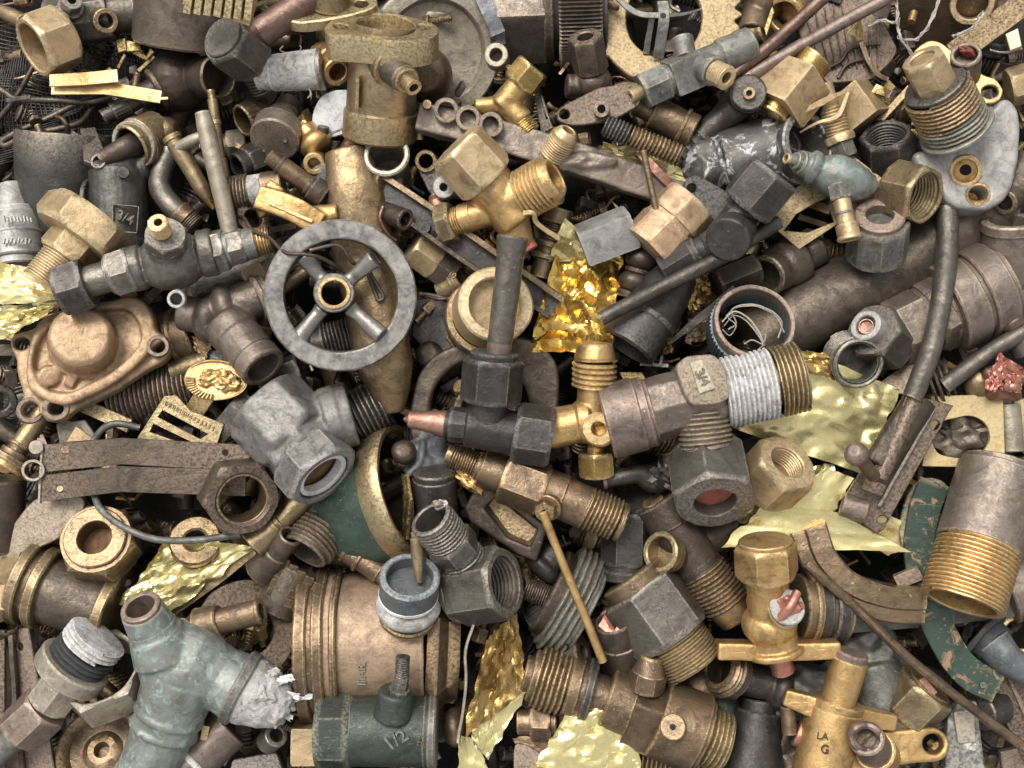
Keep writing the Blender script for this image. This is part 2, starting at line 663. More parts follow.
def plate(pts, z, th, holes=(), g=(0, 0), name='plate', mat=None, rc=0, ch=None, bend=None):
    """Flat plate outlined in layout x, y; g = slope of its face; holes = outlines."""
    pts = round_poly(pts, rc)
    cx = sum(p[0] for p in pts) / len(pts)
    cy = sum(p[1] for p in pts) / len(pts)
    nrm = Vector((-g[0], g[1], 1)).normalized()
    c = ch if ch is not None else min(1.0, th * .2)

    def zz(x, y):
        return z + g[0] * (x - cx) + g[1] * (y - cy) + (bend(x, y) if bend else 0)

    def area(q):
        return sum(q[i - 1][0] * q[i][1] - q[i][0] * q[i - 1][1] for i in range(len(q)))
    V, F, Wr = [], [], []
    loops_top, loops_bot = [], []
    for li, lp in enumerate([pts] + list(holes)):
        lp = [tuple(p) for p in lp]
        if (area(lp) > 0) != (li == 0):
            lp = lp[::-1]
        n = len(lp)
        base = len(V)
        ins = []
        for i in range(n):
            a, b, d_ = Vector(lp[i - 1]), Vector(lp[i]), Vector(lp[(i + 1) % n])
            e1, e2 = (b - a), (d_ - b)
            e1 = e1.normalized() if e1.length > 1e-6 else Vector((1, 0))
            e2 = e2.normalized() if e2.length > 1e-6 else e1
            nv = Vector((-e1.y, e1.x)) + Vector((-e2.y, e2.x))
            nv = nv.normalized() if nv.length > 1e-6 else Vector((0, 0))
            ins.append(b + nv * c)
        sc = KZ(z)
        for i in range(n):
            x, y = ins[i]
            V.append(W((x, y, zz(x, y))))
            Wr.append(.7)
        for i in range(n):
            x, y = lp[i]
            V.append(W((x, y, zz(x, y))) - nrm * (c * sc))
            Wr.append(.9)
        for i in range(n):
            x, y = lp[i]
            V.append(W((x, y, zz(x, y))) - nrm * (th * sc))
            Wr.append(.2)
        for i in range(n):
            j = (i + 1) % n
            for q in (0, 1):
                F.append((base + q * n + i, base + q * n + j, base + (q + 1) * n + j, base + (q + 1) * n + i)[::-1])
        loops_top.append(list(range(base, base + n)))
        loops_bot.append(list(range(base + 2 * n, base + 3 * n)))
    bm = bmesh.new()
    for loops, flip in ((loops_top, False), (loops_bot, True)):
        mp, ed = {}, []
        for lp in loops:
            vs = []
            for i in lp:
                v = bm.verts.new((V[i].x / S, V[i].y / S, 0))
                mp[v] = i
                vs.append(v)
            for i in range(len(vs)):
                ed.append(bm.edges.new((vs[i - 1], vs[i])))
        r = bmesh.ops.triangle_fill(bm, use_beauty=True, use_dissolve=False, edges=ed, normal=(0, 0, 1))
        for f in r['geom']:
            if isinstance(f, bmesh.types.BMFace):
                ids = [mp[v] for v in f.verts]
                a, b, d_ = [f.verts[i].co for i in range(3)]
                up = (b - a).cross(d_ - a).z > 0
                F.append(tuple(ids if up != flip else ids[::-1]))
        bm.clear()
    bm.free()
    q = P(name, V, F, Wr, mat)
    q.ang = 25
    return [q]


def foil(quad, z, amp, seed, name='sheet', mat='foil', n=26, th=.5, fold=9, ragged=3.0, facet=False):
    """Crumpled thin sheet over a quad (or bilinear patch); quad corners may carry their own z offset."""
    rg = random.Random(seed)
    folds = []
    for i in range(fold):
        a = rg.uniform(0, math.pi)
        folds.append((math.cos(a), math.sin(a), rg.uniform(-.7, .7), rg.uniform(.3, 1) * rg.choice((-1, 1))))
    tri = [(rg.uniform(0, 6.28), rg.uniform(.45, 1.9), rg.random()) for _ in range(6)]
    c = [Vector((q[0], q[1], q[2] if len(q) > 2 else 0)) for q in quad]
    n = max(5, int(n * (.46 if facet else 1.5)))
    sz = (c[0] - c[2]).length * .5
    V = []
    for i in range(n + 1):
        for j in range(n + 1):
            u, v = i / n, j / n
            if 0 < i < n and 0 < j < n:
                u += rg.uniform(-.3, .3) / n
                v += rg.uniform(-.3, .3) / n
            p = c[0] * (1 - u) * (1 - v) + c[1] * u * (1 - v) + c[2] * u * v + c[3] * (1 - u) * v
            a, b = u * 2 - 1, v * 2 - 1
            h = 0
            for fx, fy, o, s in folds:
                h += s * abs(fx * a + fy * b - o)
            nz = mnoise.noise(Vector((a * 3.1 + seed, b * 3.1, seed * .37)))
            n2 = abs(mnoise.noise(Vector((a * 7 + seed * 2, b * 7, 1.7))))
            n3 = abs(mnoise.noise(Vector((a * 14 + seed * 3, b * 14, 4.7))))
            tw = 0
            for ta, tf, tp in tri:              # straight creases between flat facets
                q = (tf * (a * math.cos(ta) + b * math.sin(ta) + .25 * nz) + tp) % 1.0
                tw += (abs(q - .5) * 4 - 1) / (tf + .6)
            h = h / max(1, fold) * 2.2 + nz * .25 + tw * .26 + n3 * .02
            e = ragged * mnoise.noise(Vector((a * 4, b * 4, seed * 1.3)))
            V.append(Vector((p.x + e, p.y + e * .7, z + p.z + h * amp)))
    m = n + 1
    Wv = [W(p) for p in V]
    F = []
    for i in range(n):
        for j in range(n):
            a, b, d_, e = i * m + j, (i + 1) * m + j, (i + 1) * m + j + 1, i * m + j + 1
            if (i + j) % 2:
                F += [(a, b, d_), (a, d_, e)]
            else:
                F += [(a, b, e), (b, d_, e)]
    k = len(Wv)
    low = [p - Vector((0, 0, th * S)) for p in Wv]
    F2 = [tuple(x + k for x in f[::-1]) for f in F]
    bd = [i * m for i in range(m)] + [n * m + j for j in range(1, m)] + [i * m + n for i in range(n - 1, -1, -1)] + [j for j in range(n - 1, 0, -1)]
    F3 = [(bd[i], bd[(i + 1) % len(bd)], bd[(i + 1) % len(bd)] + k, bd[i] + k) for i in range(len(bd))]
    q = P(name, Wv + low, F + F2 + F3, [0.0] * (2 * k), mat, facet)
    q.ang = 24
    return [q]


def blob(p, rx, ry, rz, amp=.15, freq=2.0, seed=0, name='lump', mat=None, sub=3, rot=0.0):
    bm = bmesh.new()
    bmesh.ops.create_icosphere(bm, subdivisions=sub, radius=1)
    c, s = math.cos(rot), math.sin(rot)
    V = []
    w = W(p)
    sc = KZ(p[2])
    for v in bm.verts:
        q = v.co * (1 + amp * mnoise.noise(v.co * freq + Vector((seed * 3.3, seed, 0))) * 2)
        x, y = q.x * rx, q.y * ry
        V.append(w + Vector((x * c - y * s, x * s + y * c, q.z * rz)) * sc)
    F = [tuple(v.index for v in f.verts) for f in bm.faces]
    bm.free()
    return [P(name, V, F, [0.0] * len(V), mat)]


def fuse(pieces, name='body', mat=None, vox=1.5, it=3):
    """Castings: melt several pieces into one skin with soft fillets."""
    V, F = [], []
    for p in pieces:
        b = len(V)
        V += p.v
        F += [tuple(i + b for i in f) for f in p.f]
    me = bpy.data.meshes.new('tmp')
    me.from_pydata([tuple(v / S) for v in V], [], F)
    ob = bpy.data.objects.new('tmp', me)
    COL.objects.link(ob)
    m = ob.modifiers.new('r', 'REMESH')
    m.mode = 'VOXEL'
    m.voxel_size = vox
    m2 = ob.modifiers.new('s', 'SMOOTH')
    m2.iterations = it
    m2.factor = .5
    ev = ob.evaluated_get(bpy.context.evaluated_depsgraph_get())
    m3 = ev.to_mesh()
    V = [v.co * S for v in m3.vertices]
    F = [tuple(p.vertices) for p in m3.polygons]
    ev.to_mesh_clear()
    bpy.data.objects.remove(ob)
    bpy.data.meshes.remove(me)
    q = P(name, V, F, [0.0] * len(V), mat)
    q.ang = 60
    return [q]


def text(s, p, size, ang=0, nrm=(0, 0, 1), ext=1.2, name='lettering', mat=None):
    """Raised lettering standing on a surface: centre p, baseline angle in the picture, facing nrm (layout axes, y down)."""
    cu = bpy.data.curves.new('tmp', 'FONT')
    cu.body = s
    cu.size = size
    cu.extrude = ext
    cu.align_x = 'CENTER'
    cu.align_y = 'CENTER'
    cu.offset = size * .012
    ob = bpy.data.objects.new('tmp', cu)
    COL.objects.link(ob)
    ev = ob.evaluated_get(bpy.context.evaluated_depsgraph_get())
    m3 = ev.to_mesh()
    nz = Vector((nrm[0], -nrm[1], nrm[2])).normalized()
    bx = Vector((math.cos(ang), math.sin(ang), 0))
    bx = (bx - nz * bx.dot(nz)).normalized()
    by = nz.cross(bx)
    o = W(p)
    sc = KZ(p[2])
    V = [o + (bx * v.co.x + by * v.co.y + nz * v.co.z) * sc for v in m3.vertices]
    F = [tuple(q.vertices) for q in m3.polygons]
    ev.to_mesh_clear()
    bpy.data.objects.remove(ob)
    bpy.data.curves.remove(cu)
    return [P(name, V, F, [.2] * len(V), mat)]


def ren(ps, *names):
    for p, n in zip(ps, names):
        if n:
            p.n = n
    return ps


USED = {}


def to_object(p, origin, mat, parent=None):
    me = bpy.data.meshes.new(p.n)
    vs = []
    for v in p.v:                                # slight knocks and unevenness, the same for touching pieces
        w = v + mnoise.noise_vector(v / (26 * S)) * (.75 * S) + mnoise.noise_vector(v / (8 * S)) * (.3 * S)
        vs.append(tuple(w - origin))
    me.from_pydata(vs, [], p.f)
    a = me.attributes.new('wear', 'FLOAT', 'POINT')
    a.data.foreach_set('value', p.w)
    me.materials.append(MATS[p.m or mat])
    if not p.flat:
        me.polygons.foreach_set('use_smooth', [True] * len(me.polygons))
        me.set_sharp_from_angle(angle=math.radians(p.ang))
    me.update()
    ob = bpy.data.objects.new(p.n, me)
    COL.objects.link(ob)
    if parent:
        ob.parent = parent
    if p.label:
        ob['label'] = p.label
    return ob


COUNT = [0]
SUBPART = {'lining', 'red_lining', 'rust', 'seal', 'hub_bush', 'loose_thread', 'frayed_tape', 'ray', 'relief', 'tick', 'raised_mark', 'lettering',
           'stamped_mark', 'name_panel', 'pinhole', 'frame_edge', 'red_spot', 'rust_patch', 'crust', 'red_patch', 'inner_wire', 'scroll', 'ridge',
           'crimped_lip', 'crimped_copper', 'solder_ring', 'torn_lip', 'tape'}


def T(name, cat, label, mat, *parts, group=None, kind=None):
    ps = [p for q in parts for p in q]
    allv = [v for p in ps for v in p.v]
    lo = Vector((min(v.x for v in allv), min(v.y for v in allv), min(v.z for v in allv)))
    hi = Vector((max(v.x for v in allv), max(v.y for v in allv), max(v.z for v in allv)))
    org = Vector(((lo.x + hi.x) / 2, (lo.y + hi.y) / 2, lo.z))
    if len(ps) == 1:
        ps[0].n = name
        root = to_object(ps[0], org, mat)
    else:
        root = bpy.data.objects.new(name, None)
        root.empty_display_size = .01
        COL.objects.link(root)
        last = None
        for p in ps:
            if p.n in SUBPART and last is not None:
                to_object(p, org, mat, last)
            else:
                last = to_object(p, org, mat, root)
    root.location = org
    if kind:
        root['kind'] = kind
    root['label'] = label
    if kind != 'structure':
        root['category'] = cat
    if group:
        root['group'] = group
    COUNT[0] += 1
    return root

# ================================================================== upper edge of the heap
T('union_nut', 'nut', 'large tan brass union nut lying on dark wire mesh', 'tan',
  A((33, 48, 26), (66, 36, 6), '<24,30 h30,33', roll=.35))
T('tee_valve', 'valve', 'dark grey tee valve body with brass-rimmed port behind the large tan union nut', 'iron',
  A((50, 24, -6), (140, 11, -8), 'o58,25=body c26,19'),
  A((100, 19, 4), (106, 21, 24), 'c16,12:bronze=port >7'),
  A((70, 12, 10), (72, 0, 34), 'c10,13 h10,11:steel=cap_nut >4'))
T('brass_bracket', 'bracket', 'folded shiny brass strip with two leaves below the large tan nut', 'brass',
  strip([(50, 81, 22), (84, 79, 27), (118, 76, 25)], 13, 2.5, 'upper_leaf', smooth=False),
  strip([(52, 89, 15), (105, 88, 18), (161, 97, 15)], 13, 2.5, 'lower_leaf', smooth=False),
  strip([(156, 99, 15), (168, 98, 15)], 3, 2, 'tongue', smooth=False))
# woven wire cloth, with loose bent wires over it
_w = []
_r = random.Random(3)
for i in range(46):
    y0 = 22 + i * 3.1
    pts = [(x, y0 + .22 * x * math.sin(i * .13) + 7 * math.sin(x * .03 + i * .2), -46 + 6 * math.sin(x * .05 + i * .33) + _r.uniform(-2, 2)) for x in range(-20, 150, 24)]
    _w += tube(pts, .8, 'w', n=5, k=3)
for i in range(48):
    x0 = -18 + i * 3.4
    pts = [(x0 + 8 * math.sin(y * .03 + i * .15), y, -45 + 6 * math.sin(y * .06 + i * .27) + _r.uniform(-2, 2)) for y in range(14, 165, 24)]
    _w += tube(pts, .8, 'w', n=5, k=3)
_m = P('wire_cloth', [], [], [], 'black')
for p in _w:
    b = len(_m.v)
    _m.v += p.v
    _m.f += [tuple(i + b for i in f) for f in p.f]
    _m.w += p.w
_o = T('wire_mesh', 'wire mesh', 'rumpled dark woven wire mesh in the upper corner under the bent wires', 'black', [_m], kind='stuff')
T('bent_wire', 'wire', 'long brown bent wire crossing the dark mesh with a kink near its end', 'brown',
  tube([(-6, 86, -18), (6, 93, -18), (16, 99, -17), (50, 100, -16), (88, 103, -20), (112, 97, -30)], 3, 'w'))
T('bent_wire', 'wire', 'wire rising steeply across the mesh from the picture edge to the tan nut', 'umber',
  tube([(-5, 124, -26), (14, 100, -25), (28, 76, -22), (35, 62, -24)], 2.6, 'w'))
T('bent_wire', 'wire', 'wire hairpin bent back on itself above the dark pewter bowl', 'brown',
  tube([(104, 92, -34), (80, 103, -22), (48, 118, -18), (10, 136, -16), (2, 141, -16), (6, 145, -16), (30, 135, -14), (62, 128, -14), (82, 121, -20), (95, 104, -30)], 3, 'w'))
T('bent_wire', 'wire', 'short hook of wire sticking up beside the hairpin', 'bronze',
  tube([(57, 117, -10), (63, 119, -6), (67, 125, -6), (68, 133, -12)], 2.4, 'w'))
T('bent_wire', 'wire', 'thin wire at the very top left above the tan union nut', 'bronze',
  tube([(-5, 7, -14), (14, 3, -12), (32, 5, -16)], 1.8, 'w'))
T('brass_tube', 'tube', 'dull brass tube end at the left edge beside the tan union nut', 'olive',
  A((0, 10, -20), (24, 22, -8), 'c26,8 >5'))
T('splined_spindle', 'spindle', 'dark splined valve spindle with a flat round flange under the brass bracket', 'dark',
  A((103, 118, 2), (172, 82, -14), '<4 c10,8 k16,10 c10,9 c16,13 c5,22:brown=flange c5,18 c7,23:brown=flange'))
T('sheet_clip', 'clip', 'tiny folded brass clip with bent tabs between the grey tee and the big grey can', 'gold',
  plate([(116, 40), (124, 38), (126, 50), (118, 52)], 6, 3, g=(.4, .1), name='tab'),
  plate([(126, 40), (140, 42), (141, 50), (127, 51)], 10, 3, g=(-.3, .2), name='tab'),
  strip([(132, 50, 6), (146, 58, 2), (152, 50, 4)], 5, 2, 'arm', smooth=False),
  strip([(139, 71, -6), (154, 56, 0)], 4, 2, 'arm', smooth=False),
  strip([(125, 54, 4), (118, 68, -2)], 3, 1.6, 'arm', smooth=False))
T('steel_canister', 'canister', 'big scuffed grey-brown metal cylinder cut off by the top edge', 'brown',
  LA((192, -78, 30), (187, 38, -10), [(0, 0), (0, 52), (60, 53), (108, 54), (116, 54.5), (118, 53), (119, 47), (100, 46), (100, 0)], 'canister', n=64,
     wear=[0, 0, 0, 0, .3, 1, .6, 0, 0]))
T('ball_elbow', 'elbow', 'dark polished ball-shaped elbow with a round open mouth beneath the grey canister', 'umber',
  fuse(A((158, 78, -26), (202, 80, -12), 'b66,33', closed=True) + A((182, 78, -20), (204, 78, -6), 'c30,21', closed=True), 'ball'),
  A((198, 78, -10), (219, 77, 14), 'c14,21=mouth >17.5,22'))
_ribs = []
for i in range(7):
    x = 188 + i * 10
    _ribs += strip([(x + 4, -12, 106), (x, 13 + i * 1.1, 98)], 7.5, 10, 'rib', smooth=False)
T('ribbed_block', 'heat sink', 'ribbed gold-brown comb block resting on the grey canister', 'olive',
  strip([(224, -16, 97), (217, 15, 89)], 70, 9, 'back_plate', smooth=False), _ribs)
T('flare_nut', 'nut', 'dark grey hexagonal nut with a threaded tail beside the copper pipe', 'iron',
  A((221, 36, 56), (252, 60, 18), 'c3,22 h34,28', roll=.1), A((246, 56, 20), (268, 90, 0), 'c4,15:dark t30,16:dark'))
T('copper_pipe', 'pipe', 'thick brown copper pipe with a rounded end pointing at the dark nut', 'oldcopper',
  A((250, 40, 30), (330, -14, 30), 'c12,12,15 c80,15'))
T('oval_flange', 'flange', 'pale bronze oval flange with a bolt hole and stub at the top edge', 'olive',
  plate(smooth_poly([(284, 14), (296, 5), (320, -6), (360, -14), (376, -2), (370, 9), (330, 19), (302, 22), (288, 20)]), 28, 10,
        [circ(293, 13.5, 7, 4.5), circ(361, 3.5, 7, 4)], g=(.1, 1.2), name='plate'),
  A((331, 12, 24), (333, -25, 40), 'c30,19=stub'))
T('taped_nipple', 'pipe nipple', 'pipe nipple wrapped in frayed white sealing tape beside the flanged bronze valve', 'tape',
  A((257, 74, 16), (325, 69, 22), 'c14,16,17=tape_end c48,18,20=tape c6,21:steel=collar'),
  tube([(286, 53, 22), (280, 50, 26), (283, 46, 28)], .6, 'loose_thread', 'string', n=5),
  tube([(296, 55, 24), (301, 49, 28), (300, 46, 28)], .5, 'loose_thread', 'string', n=5),
  tube([(309, 88, 24), (311, 94, 24), (308, 98, 22)], .7, 'loose_thread', 'string', n=5))
T('brass_boss', 'fitting', 'tan brass fitting with a small round port tucked beside the flanged valve', 'brass',
  A((325, 60, 4), (338, 72, 24), 'c16,22=shoulder c8,15 >9'))
T('disc_plug', 'plug', 'flat round tan plug with three pinholes and a stepped neck', 'taupe',
  A((289, 104, -22), (274, 140, 18), 'c14,13=neck c10,16 c8,20 c16,25=disc'),
  A((267, 135, 15), (267, 134, 21), 'c6,1.8:black=pinhole'), A((285, 142, 15), (285, 141, 21), 'c6,1.8:black=pinhole'),  # solid black discs, painting the dark inside the pinholes
  A((264, 152, 15), (264, 151, 20), 'c6,1.8:black=pinhole'))
T('painted_plate', 'plate', 'chipped white painted plate half under the flanged bronze valve', 'white',
  plate(smooth_poly([(313, 128), (313, 112), (322, 96), (340, 90), (356, 96), (350, 128), (338, 136), (322, 137)]), 8, 7, g=(.2, -.3), name='plate'),
  strip([(330, 134, 12), (356, 124, 14)], 2, 1.5, 'wire', 'dark', smooth=False), A((322, 140, 6), (324, 126, 12), 'c14,6:brown=stub'))
T('copper_stub', 'tube', 'reddish copper tube stub standing beside the bronze ring mouth', 'copper',
  A((347, 152, -2), (362, 128, 12), 'c30,9 >6'))
T('hex_coupling', 'coupling', 'small bronze coupling with an open serrated mouth above the two-tone rods', 'bronze',
  A((268, 110, -20), (242, 121, -2), 'c14,14 k14,17 >13,16'))
T('flanged_valve', 'valve', 'large bronze valve body with an oval two-bolt flange and side nozzle', 'olive',
  plate(smooth_poly([(325, 31), (327, 24), (340, 15), (362, 11), (390, 12), (418, 18), (434, 23), (439, 30), (432, 37), (414, 41), (390, 41), (368, 38), (345, 36), (330, 35)]), 62, 25,
        [circ(385, 25, 31, 10.5, .08, 32), circ(341, 26, 7.5, 2.6, .1), circ(424, 26, 7.5, 2.6, .1)], g=(0, 2.3), name='flange'),
  LA((385, 28, 52), (380, 132, 12), [(4, 0), (4, 29), (-3, 29), (-3, 31), (12, 33), (45, 34.5), (80, 35.5), (82, 37.5), (108, 38), (110, 36), (110, 0)], 'body', n=56,
     wear=[0, 0, .5, .3, 0, 0, 0, .6, .3, .8, 0]),
  strip([(358, 76, 66), (357, 108, 53)], 3.5, 8, 'rib', smooth=False),
  A((386, 60, 58), (414, 88, 92), 'c12,22=boss c16,17,14:brown c3,13 c9,8.5 >4.5'))
T('round_cover', 'cover', 'broad pale grey round cover plate with a raised rim behind the flanged valve', 'pale',
  LA((434, 50, -36), (437, 53, 10), [(0, 0), (0, 64), (8, 66), (20, 66), (22, 64), (22, 51), (20, 49), (15, 47), (13, 40), (12, 0)], 'dish', n=72,
     wear=[0, 0, .3, .5, .9, .4, 0, 0, 0, 0]),
  fuse(A((426, 72, -30), (424, 78, 14), 'b46,28', closed=True), 'dome', 'bronze'),
  blob((432, 13, -16), 14, 7, 5, .2, 2, 3, 'weld_lump', 'pale'))
T('spacer_bush', 'bush', 'small pale round bush facing up on the rim of the round cover plate', 'pale',
  A((498, 60, 0), (496, 55, 26), 'c26,12 >6.5,22'))
T('brass_pin', 'pin', 'thin brass pin end poking up under the small pale bush', 'tan', A((508, 96, -10), (509, 66, 16), 'c30,3.2'))
T('grey_bracket', 'bracket', 'blue-grey curved metal bracket arm right of the round cover plate', 'bluegrey',
  strip([(478, -10, 8), (489, 12, 14), (498, 34, 8)], 15, 5, 'arm'), strip([(497, -8, 2), (499, 18, 4), (501, 44, -6)], 10, 4, 'arm'))
T('manifold_bar', 'manifold', 'long rough grey-brown bar with three drilled holes crossing the upper middle', 'taupe',
  fuse(strip([(418, 118, 34), (455, 126, 34), (510, 141, 32), (600, 168, 30), (684, 199, 22)], 30, 24, 'b', k=8, radii=[.9, 1, 1, 1.05, 1, .9]) +
       A((446, 112, 30), (446, 110, 41), 'c30,13', closed=True) + A((468, 119, 30), (468, 118, 41), 'c30,13', closed=True) + A((491, 126, 30), (491, 125, 41), 'c30,13', closed=True) +
       blob((575, 160, 38), 40, 14, 12, .3, 2.5, 5), 'bar', vox=1.6),
  A((446, 112, 36), (446, 110, 56), 'c10,12.5:taupe=port >8,15'), A((468, 119, 36), (468, 118, 56), 'c10,12.5:taupe=port >8,15'),
  A((491, 126, 36), (491, 125, 56), 'c10,12.5:taupe=port >8,15'), A((427, 108, 40), (427, 104, 54), 'c14,4.5:bronze=pin'),
  A((420, 125, 26), (420, 140, 24), 'c16,3.5:bronze=pin'))
T('angle_valve', 'valve', 'small bright brass angle fitting with a hex cap left of the lever plate', 'brass',
  fuse(A((524, 80, 40), (500, 108, 36), 'c36,13', closed=True) + A((505, 104, 36), (522, 122, 34), 'c24,13', closed=True) + A((505, 106, 34), (474, 106, 36), 'c32,10,8', closed=True), 'body'),
  A((534, 66, 46), (519, 85, 40), 'h26,19:gold=cap_nut', roll=.5), A((514, 114, 34), (530, 134, 34), 't24,12:gold >5'))
T('slotted_tab', 'bracket', 'thin grey slotted metal tab beside the small bright brass angle fitting', 'steel',
  plate([(535, 98), (541, 95), (552, 128), (541, 134)], 34, 2.5, [[(542, 108), (545, 107), (548, 119), (545, 120)]], g=(.9, .1)))
T('big_union', 'union', 'large tan hexagonal union with a dark knurled collar at the top edge', 'tan',
  A((492, 4, -40), (606, 0, -34), 'h52,62:taupe c10,60:brown=collar c5,55:dark k42,66:brown c5,60:dark', roll=0.02))
T('capped_tee', 'tee', 'dark brown tee fitting with a hollow hex cap standing against the toothed brass ring', 'brown',
  A((591, 70, 6), (585, 36, 30), 'h36,18 >8', roll=.3),
  fuse(A((594, 98, -10), (591, 68, 4), 'b40,20', closed=True) + A((592, 88, -6), (566, 86, -2), 'c24,12', closed=True), 'body'))
_sc = []
for i in range(256):
    a = 2 * math.pi * i / 256
    rr = 72 + 3.4 * math.cos(a * 32)
    if math.pi * .16 < a < math.pi * .8:
        rr = 73
    _sc.append((667 + rr * math.cos(a), 14 + rr * math.sin(a) * .98))
_hl = circ(664, 18, 38, 40, 0, 40)
_hl = [(x, y) for x, y in _hl]
T('toothed_ring', 'ring', 'broad tan brass ring with a toothed scalloped rim and a large hole', 'sheet',
  plate(_sc, -6, 9, [_hl], g=(.05, .15), name='ring', ch=1.2))
T('spring_clip', 'clip', 'bent grey-green spring clip with spread arms lying in the toothed ring', 'patina',
  strip([(614, -6, 16), (628, 8, 18), (642, 15, 20), (660, 16, 22)], 6, 2.5, 'arm'),
  strip([(664, 16, 22), (684, 14, 20), (702, 9, 18)], 5, 2.5, 'arm', radii=[1, .3]),
  strip([(663, 2, 18), (664, 18, 23), (661, 40, 14), (658, 58, 4)], 11, 2.5, 'leaf'),
  strip([(652, 18, 18), (649, 34, 10), (646, 54, 0)], 6, 2.5, 'leaf'), A((663, 16, 20), (663, 16, 25), 'c4,3:black=rivet'))
T('lever_plate', 'lever', 'dark brown tapered lever plate with a round hole and a hollow stud', 'umber',
  plate([(556, 112), (566, 104), (598, 88), (640, 81), (642, 104), (612, 121), (572, 126), (558, 122)], 46, 7, [circ(564.5, 114.5, 5, 5)], rc=7, name='arm'),
  A((601, 110, 42), (602, 109, 62), 'c18,8:rosy=stud >4'))
T('tee_valve', 'valve', 'grey-green tee valve with a tan side nozzle lying over the toothed ring', 'patina',
  A((642, 92, 42), (700, 66, 40), 'h34,20 c4,16 s40,24=body', roll=.4), A((698, 67, 38), (752, 44, 34), 'c20,16 c30,18'),
  A((702, 66, 48), (727, 78, 72), 'c14,15 t14,12:tan >5.5'), A((686, 58, 40), (682, 38, 36), 'c20,11 >4'),
  A((652, 87, 40), (630, 97, 48), 'c12,7:tan >3'))
T('ball_joint', 'joint', 'dark grey joint with a round brass-centred face and a ridged arm', 'dark',
  fuse(A((746, 98, 20), (672, 160, 10), 'c30,18,15 c24,14,12 c50,12,11', closed=True) + A((748, 94, 10), (748, 94, 44), 'c30,19', closed=True), 'arm'),
  A((706, 132, 14), (672, 162, 8), 'g40,14', None, roll=0), A((748, 95, 38), (749, 93, 52), 'c12,17=face'), A((749, 93, 50), (749, 93, 58), 'c6,6:tan=centre >3'))
T('threaded_rod', 'rod', 'coarse threaded rod, dark at one end and brassy at the other', 'bronze',
  A((604, 125, 46), (680, 156, 40), 't26,11.5:dark t52,11.5', pitch=4.2))
T('flare_fitting', 'fitting', 'small tan flare fitting with a conical open tip above the grey-brown bar', 'tan',
  A((552, 156, 44), (569, 130, 62), 't18,14 c5,13 c6,13,9 >6'))
T('stepped_bush', 'bush', 'dull bronze stepped cylinder with two raised bands behind the threaded rod', 'bronze',
  A((636, 104, 18), (694, 132, 20), '<6 c18,11 c5,17=band c26,17 c4,20=band c10,18'))
T('copper_rod', 'rod', 'upper of the two parallel copper rods at the top edge', 'oldcopper',
  tube([(731, 75, 36), (770, 46, 36), (830, -8, 40)], 6.5, 'r'))
T('copper_rod', 'rod', 'lower and longer of the two parallel greyish copper rods at the top edge', 'rosy',
  tube([(742, 80, 30), (800, 46, 36), (880, 2, 44), (900, -10, 44)], 6.5, 'r'))
T('square_valve', 'valve', 'square tan brass valve block with shiny gold cylindrical ends', 'tan',
  A((818, 58, 34), (800, 78, 32), 'c30,18:gold=end >12'), A((806, 73, 32), (777, 108, 32), 's40,33=block', roll=.0), A((781, 103, 30), (771, 117, 30), 'c20,17:gold=end c6,19:gold=rim'))
_cp = []
for i in range(9):
    _cp += strip([(806 + i * 9, 16 - i * 4 if i < 4 else 4 + (i - 4) * 6, 6), (822 + i * 7, 66 + (i % 3), 6)], 1.6, 2.5, 'ridge', smooth=False)
T('embossed_plate', 'plate', 'dark brown embossed plate with pressed curly relief under the copper rods', 'umber',
  plate([(795, 24), (836, -6), (872, -8), (886, 26), (898, 48), (892, 62), (872, 80), (826, 84), (812, 60)], 2, 6, g=(.05, .1), rc=4), _cp,
  tube([(838, 78, 7), (848, 64, 8), (866, 60, 8), (872, 72, 7)], 1.8, 'scroll'), tube([(822, 70, 7), (840, 62, 8), (852, 48, 8), (880, 44, 7)], 1.8, 'scroll'))
T('tan_block', 'block', 'plain tan metal block leaning behind the wishbone clip', 'tan',
  A((846, 92, 8), (868, 122, 14), 's34,28', roll=.15))
T('threaded_stud', 'stud', 'tan threaded stud with a hexagonal shoulder and grey nut below it', 'tan',
  A((823, 84, 26), (840, 140, 22), 'c24,9 t32,12', pitch=3.4), A((838, 136, 20), (846, 158, 20), 'o7,16 h14,13:patina', roll=.3))
T('wishbone_clip', 'clip', 'thin pale wishbone-shaped brass clip curving over the threaded stud', 'tan',
  strip([(789, 131, 30), (800, 114, 38), (822, 102, 42), (852, 88, 36)], 5, 1.6, 'arm', radii=[.3, .8, 1.4, .4]),
  strip([(800, 132, 26), (818, 122, 36), (838, 115, 40), (848, 92, 37)], 4, 1.6, 'arm', radii=[.4, .8, 1.3, .8]))
T('hex_reducer', 'nut', 'dark grey hexagonal nut with an open threaded mouth facing up, beside the teardrop casting', 'dark',
  A((890, 178, -2), (886, 134, 32), 'c6,24 h44,27 >19t,26', roll=.55))
T('strip_clip', 'clip', 'narrow bronze strip ending in a curled brass tab over the embossed plate', 'bronze',
  strip([(861, 42, 14), (868, 60, 16), (878, 74, 16), (888, 80, 14)], 5, 1.6, 'strip'),
  strip([(851, 34, 18), (858, 22, 22), (860, 40, 16)], 8, 1.6, 'tab', 'gold', smooth=False),
  strip([(874, 88, 18), (884, 92, 22), (892, 84, 20)], 10, 1.6, 'tab', 'gold', smooth=False), strip([(872, 96, 14), (890, 102, 12)], 6, 1.6, 'tab', 'gold', smooth=False))
T('brass_wedge', 'wedge', 'bronze wedge plate standing edge-on beside the open dark nut', 'bronze',
  plate([(876, 120), (908, 84), (911, 92), (884, 122)], 12, 12, g=(.2, .2)))
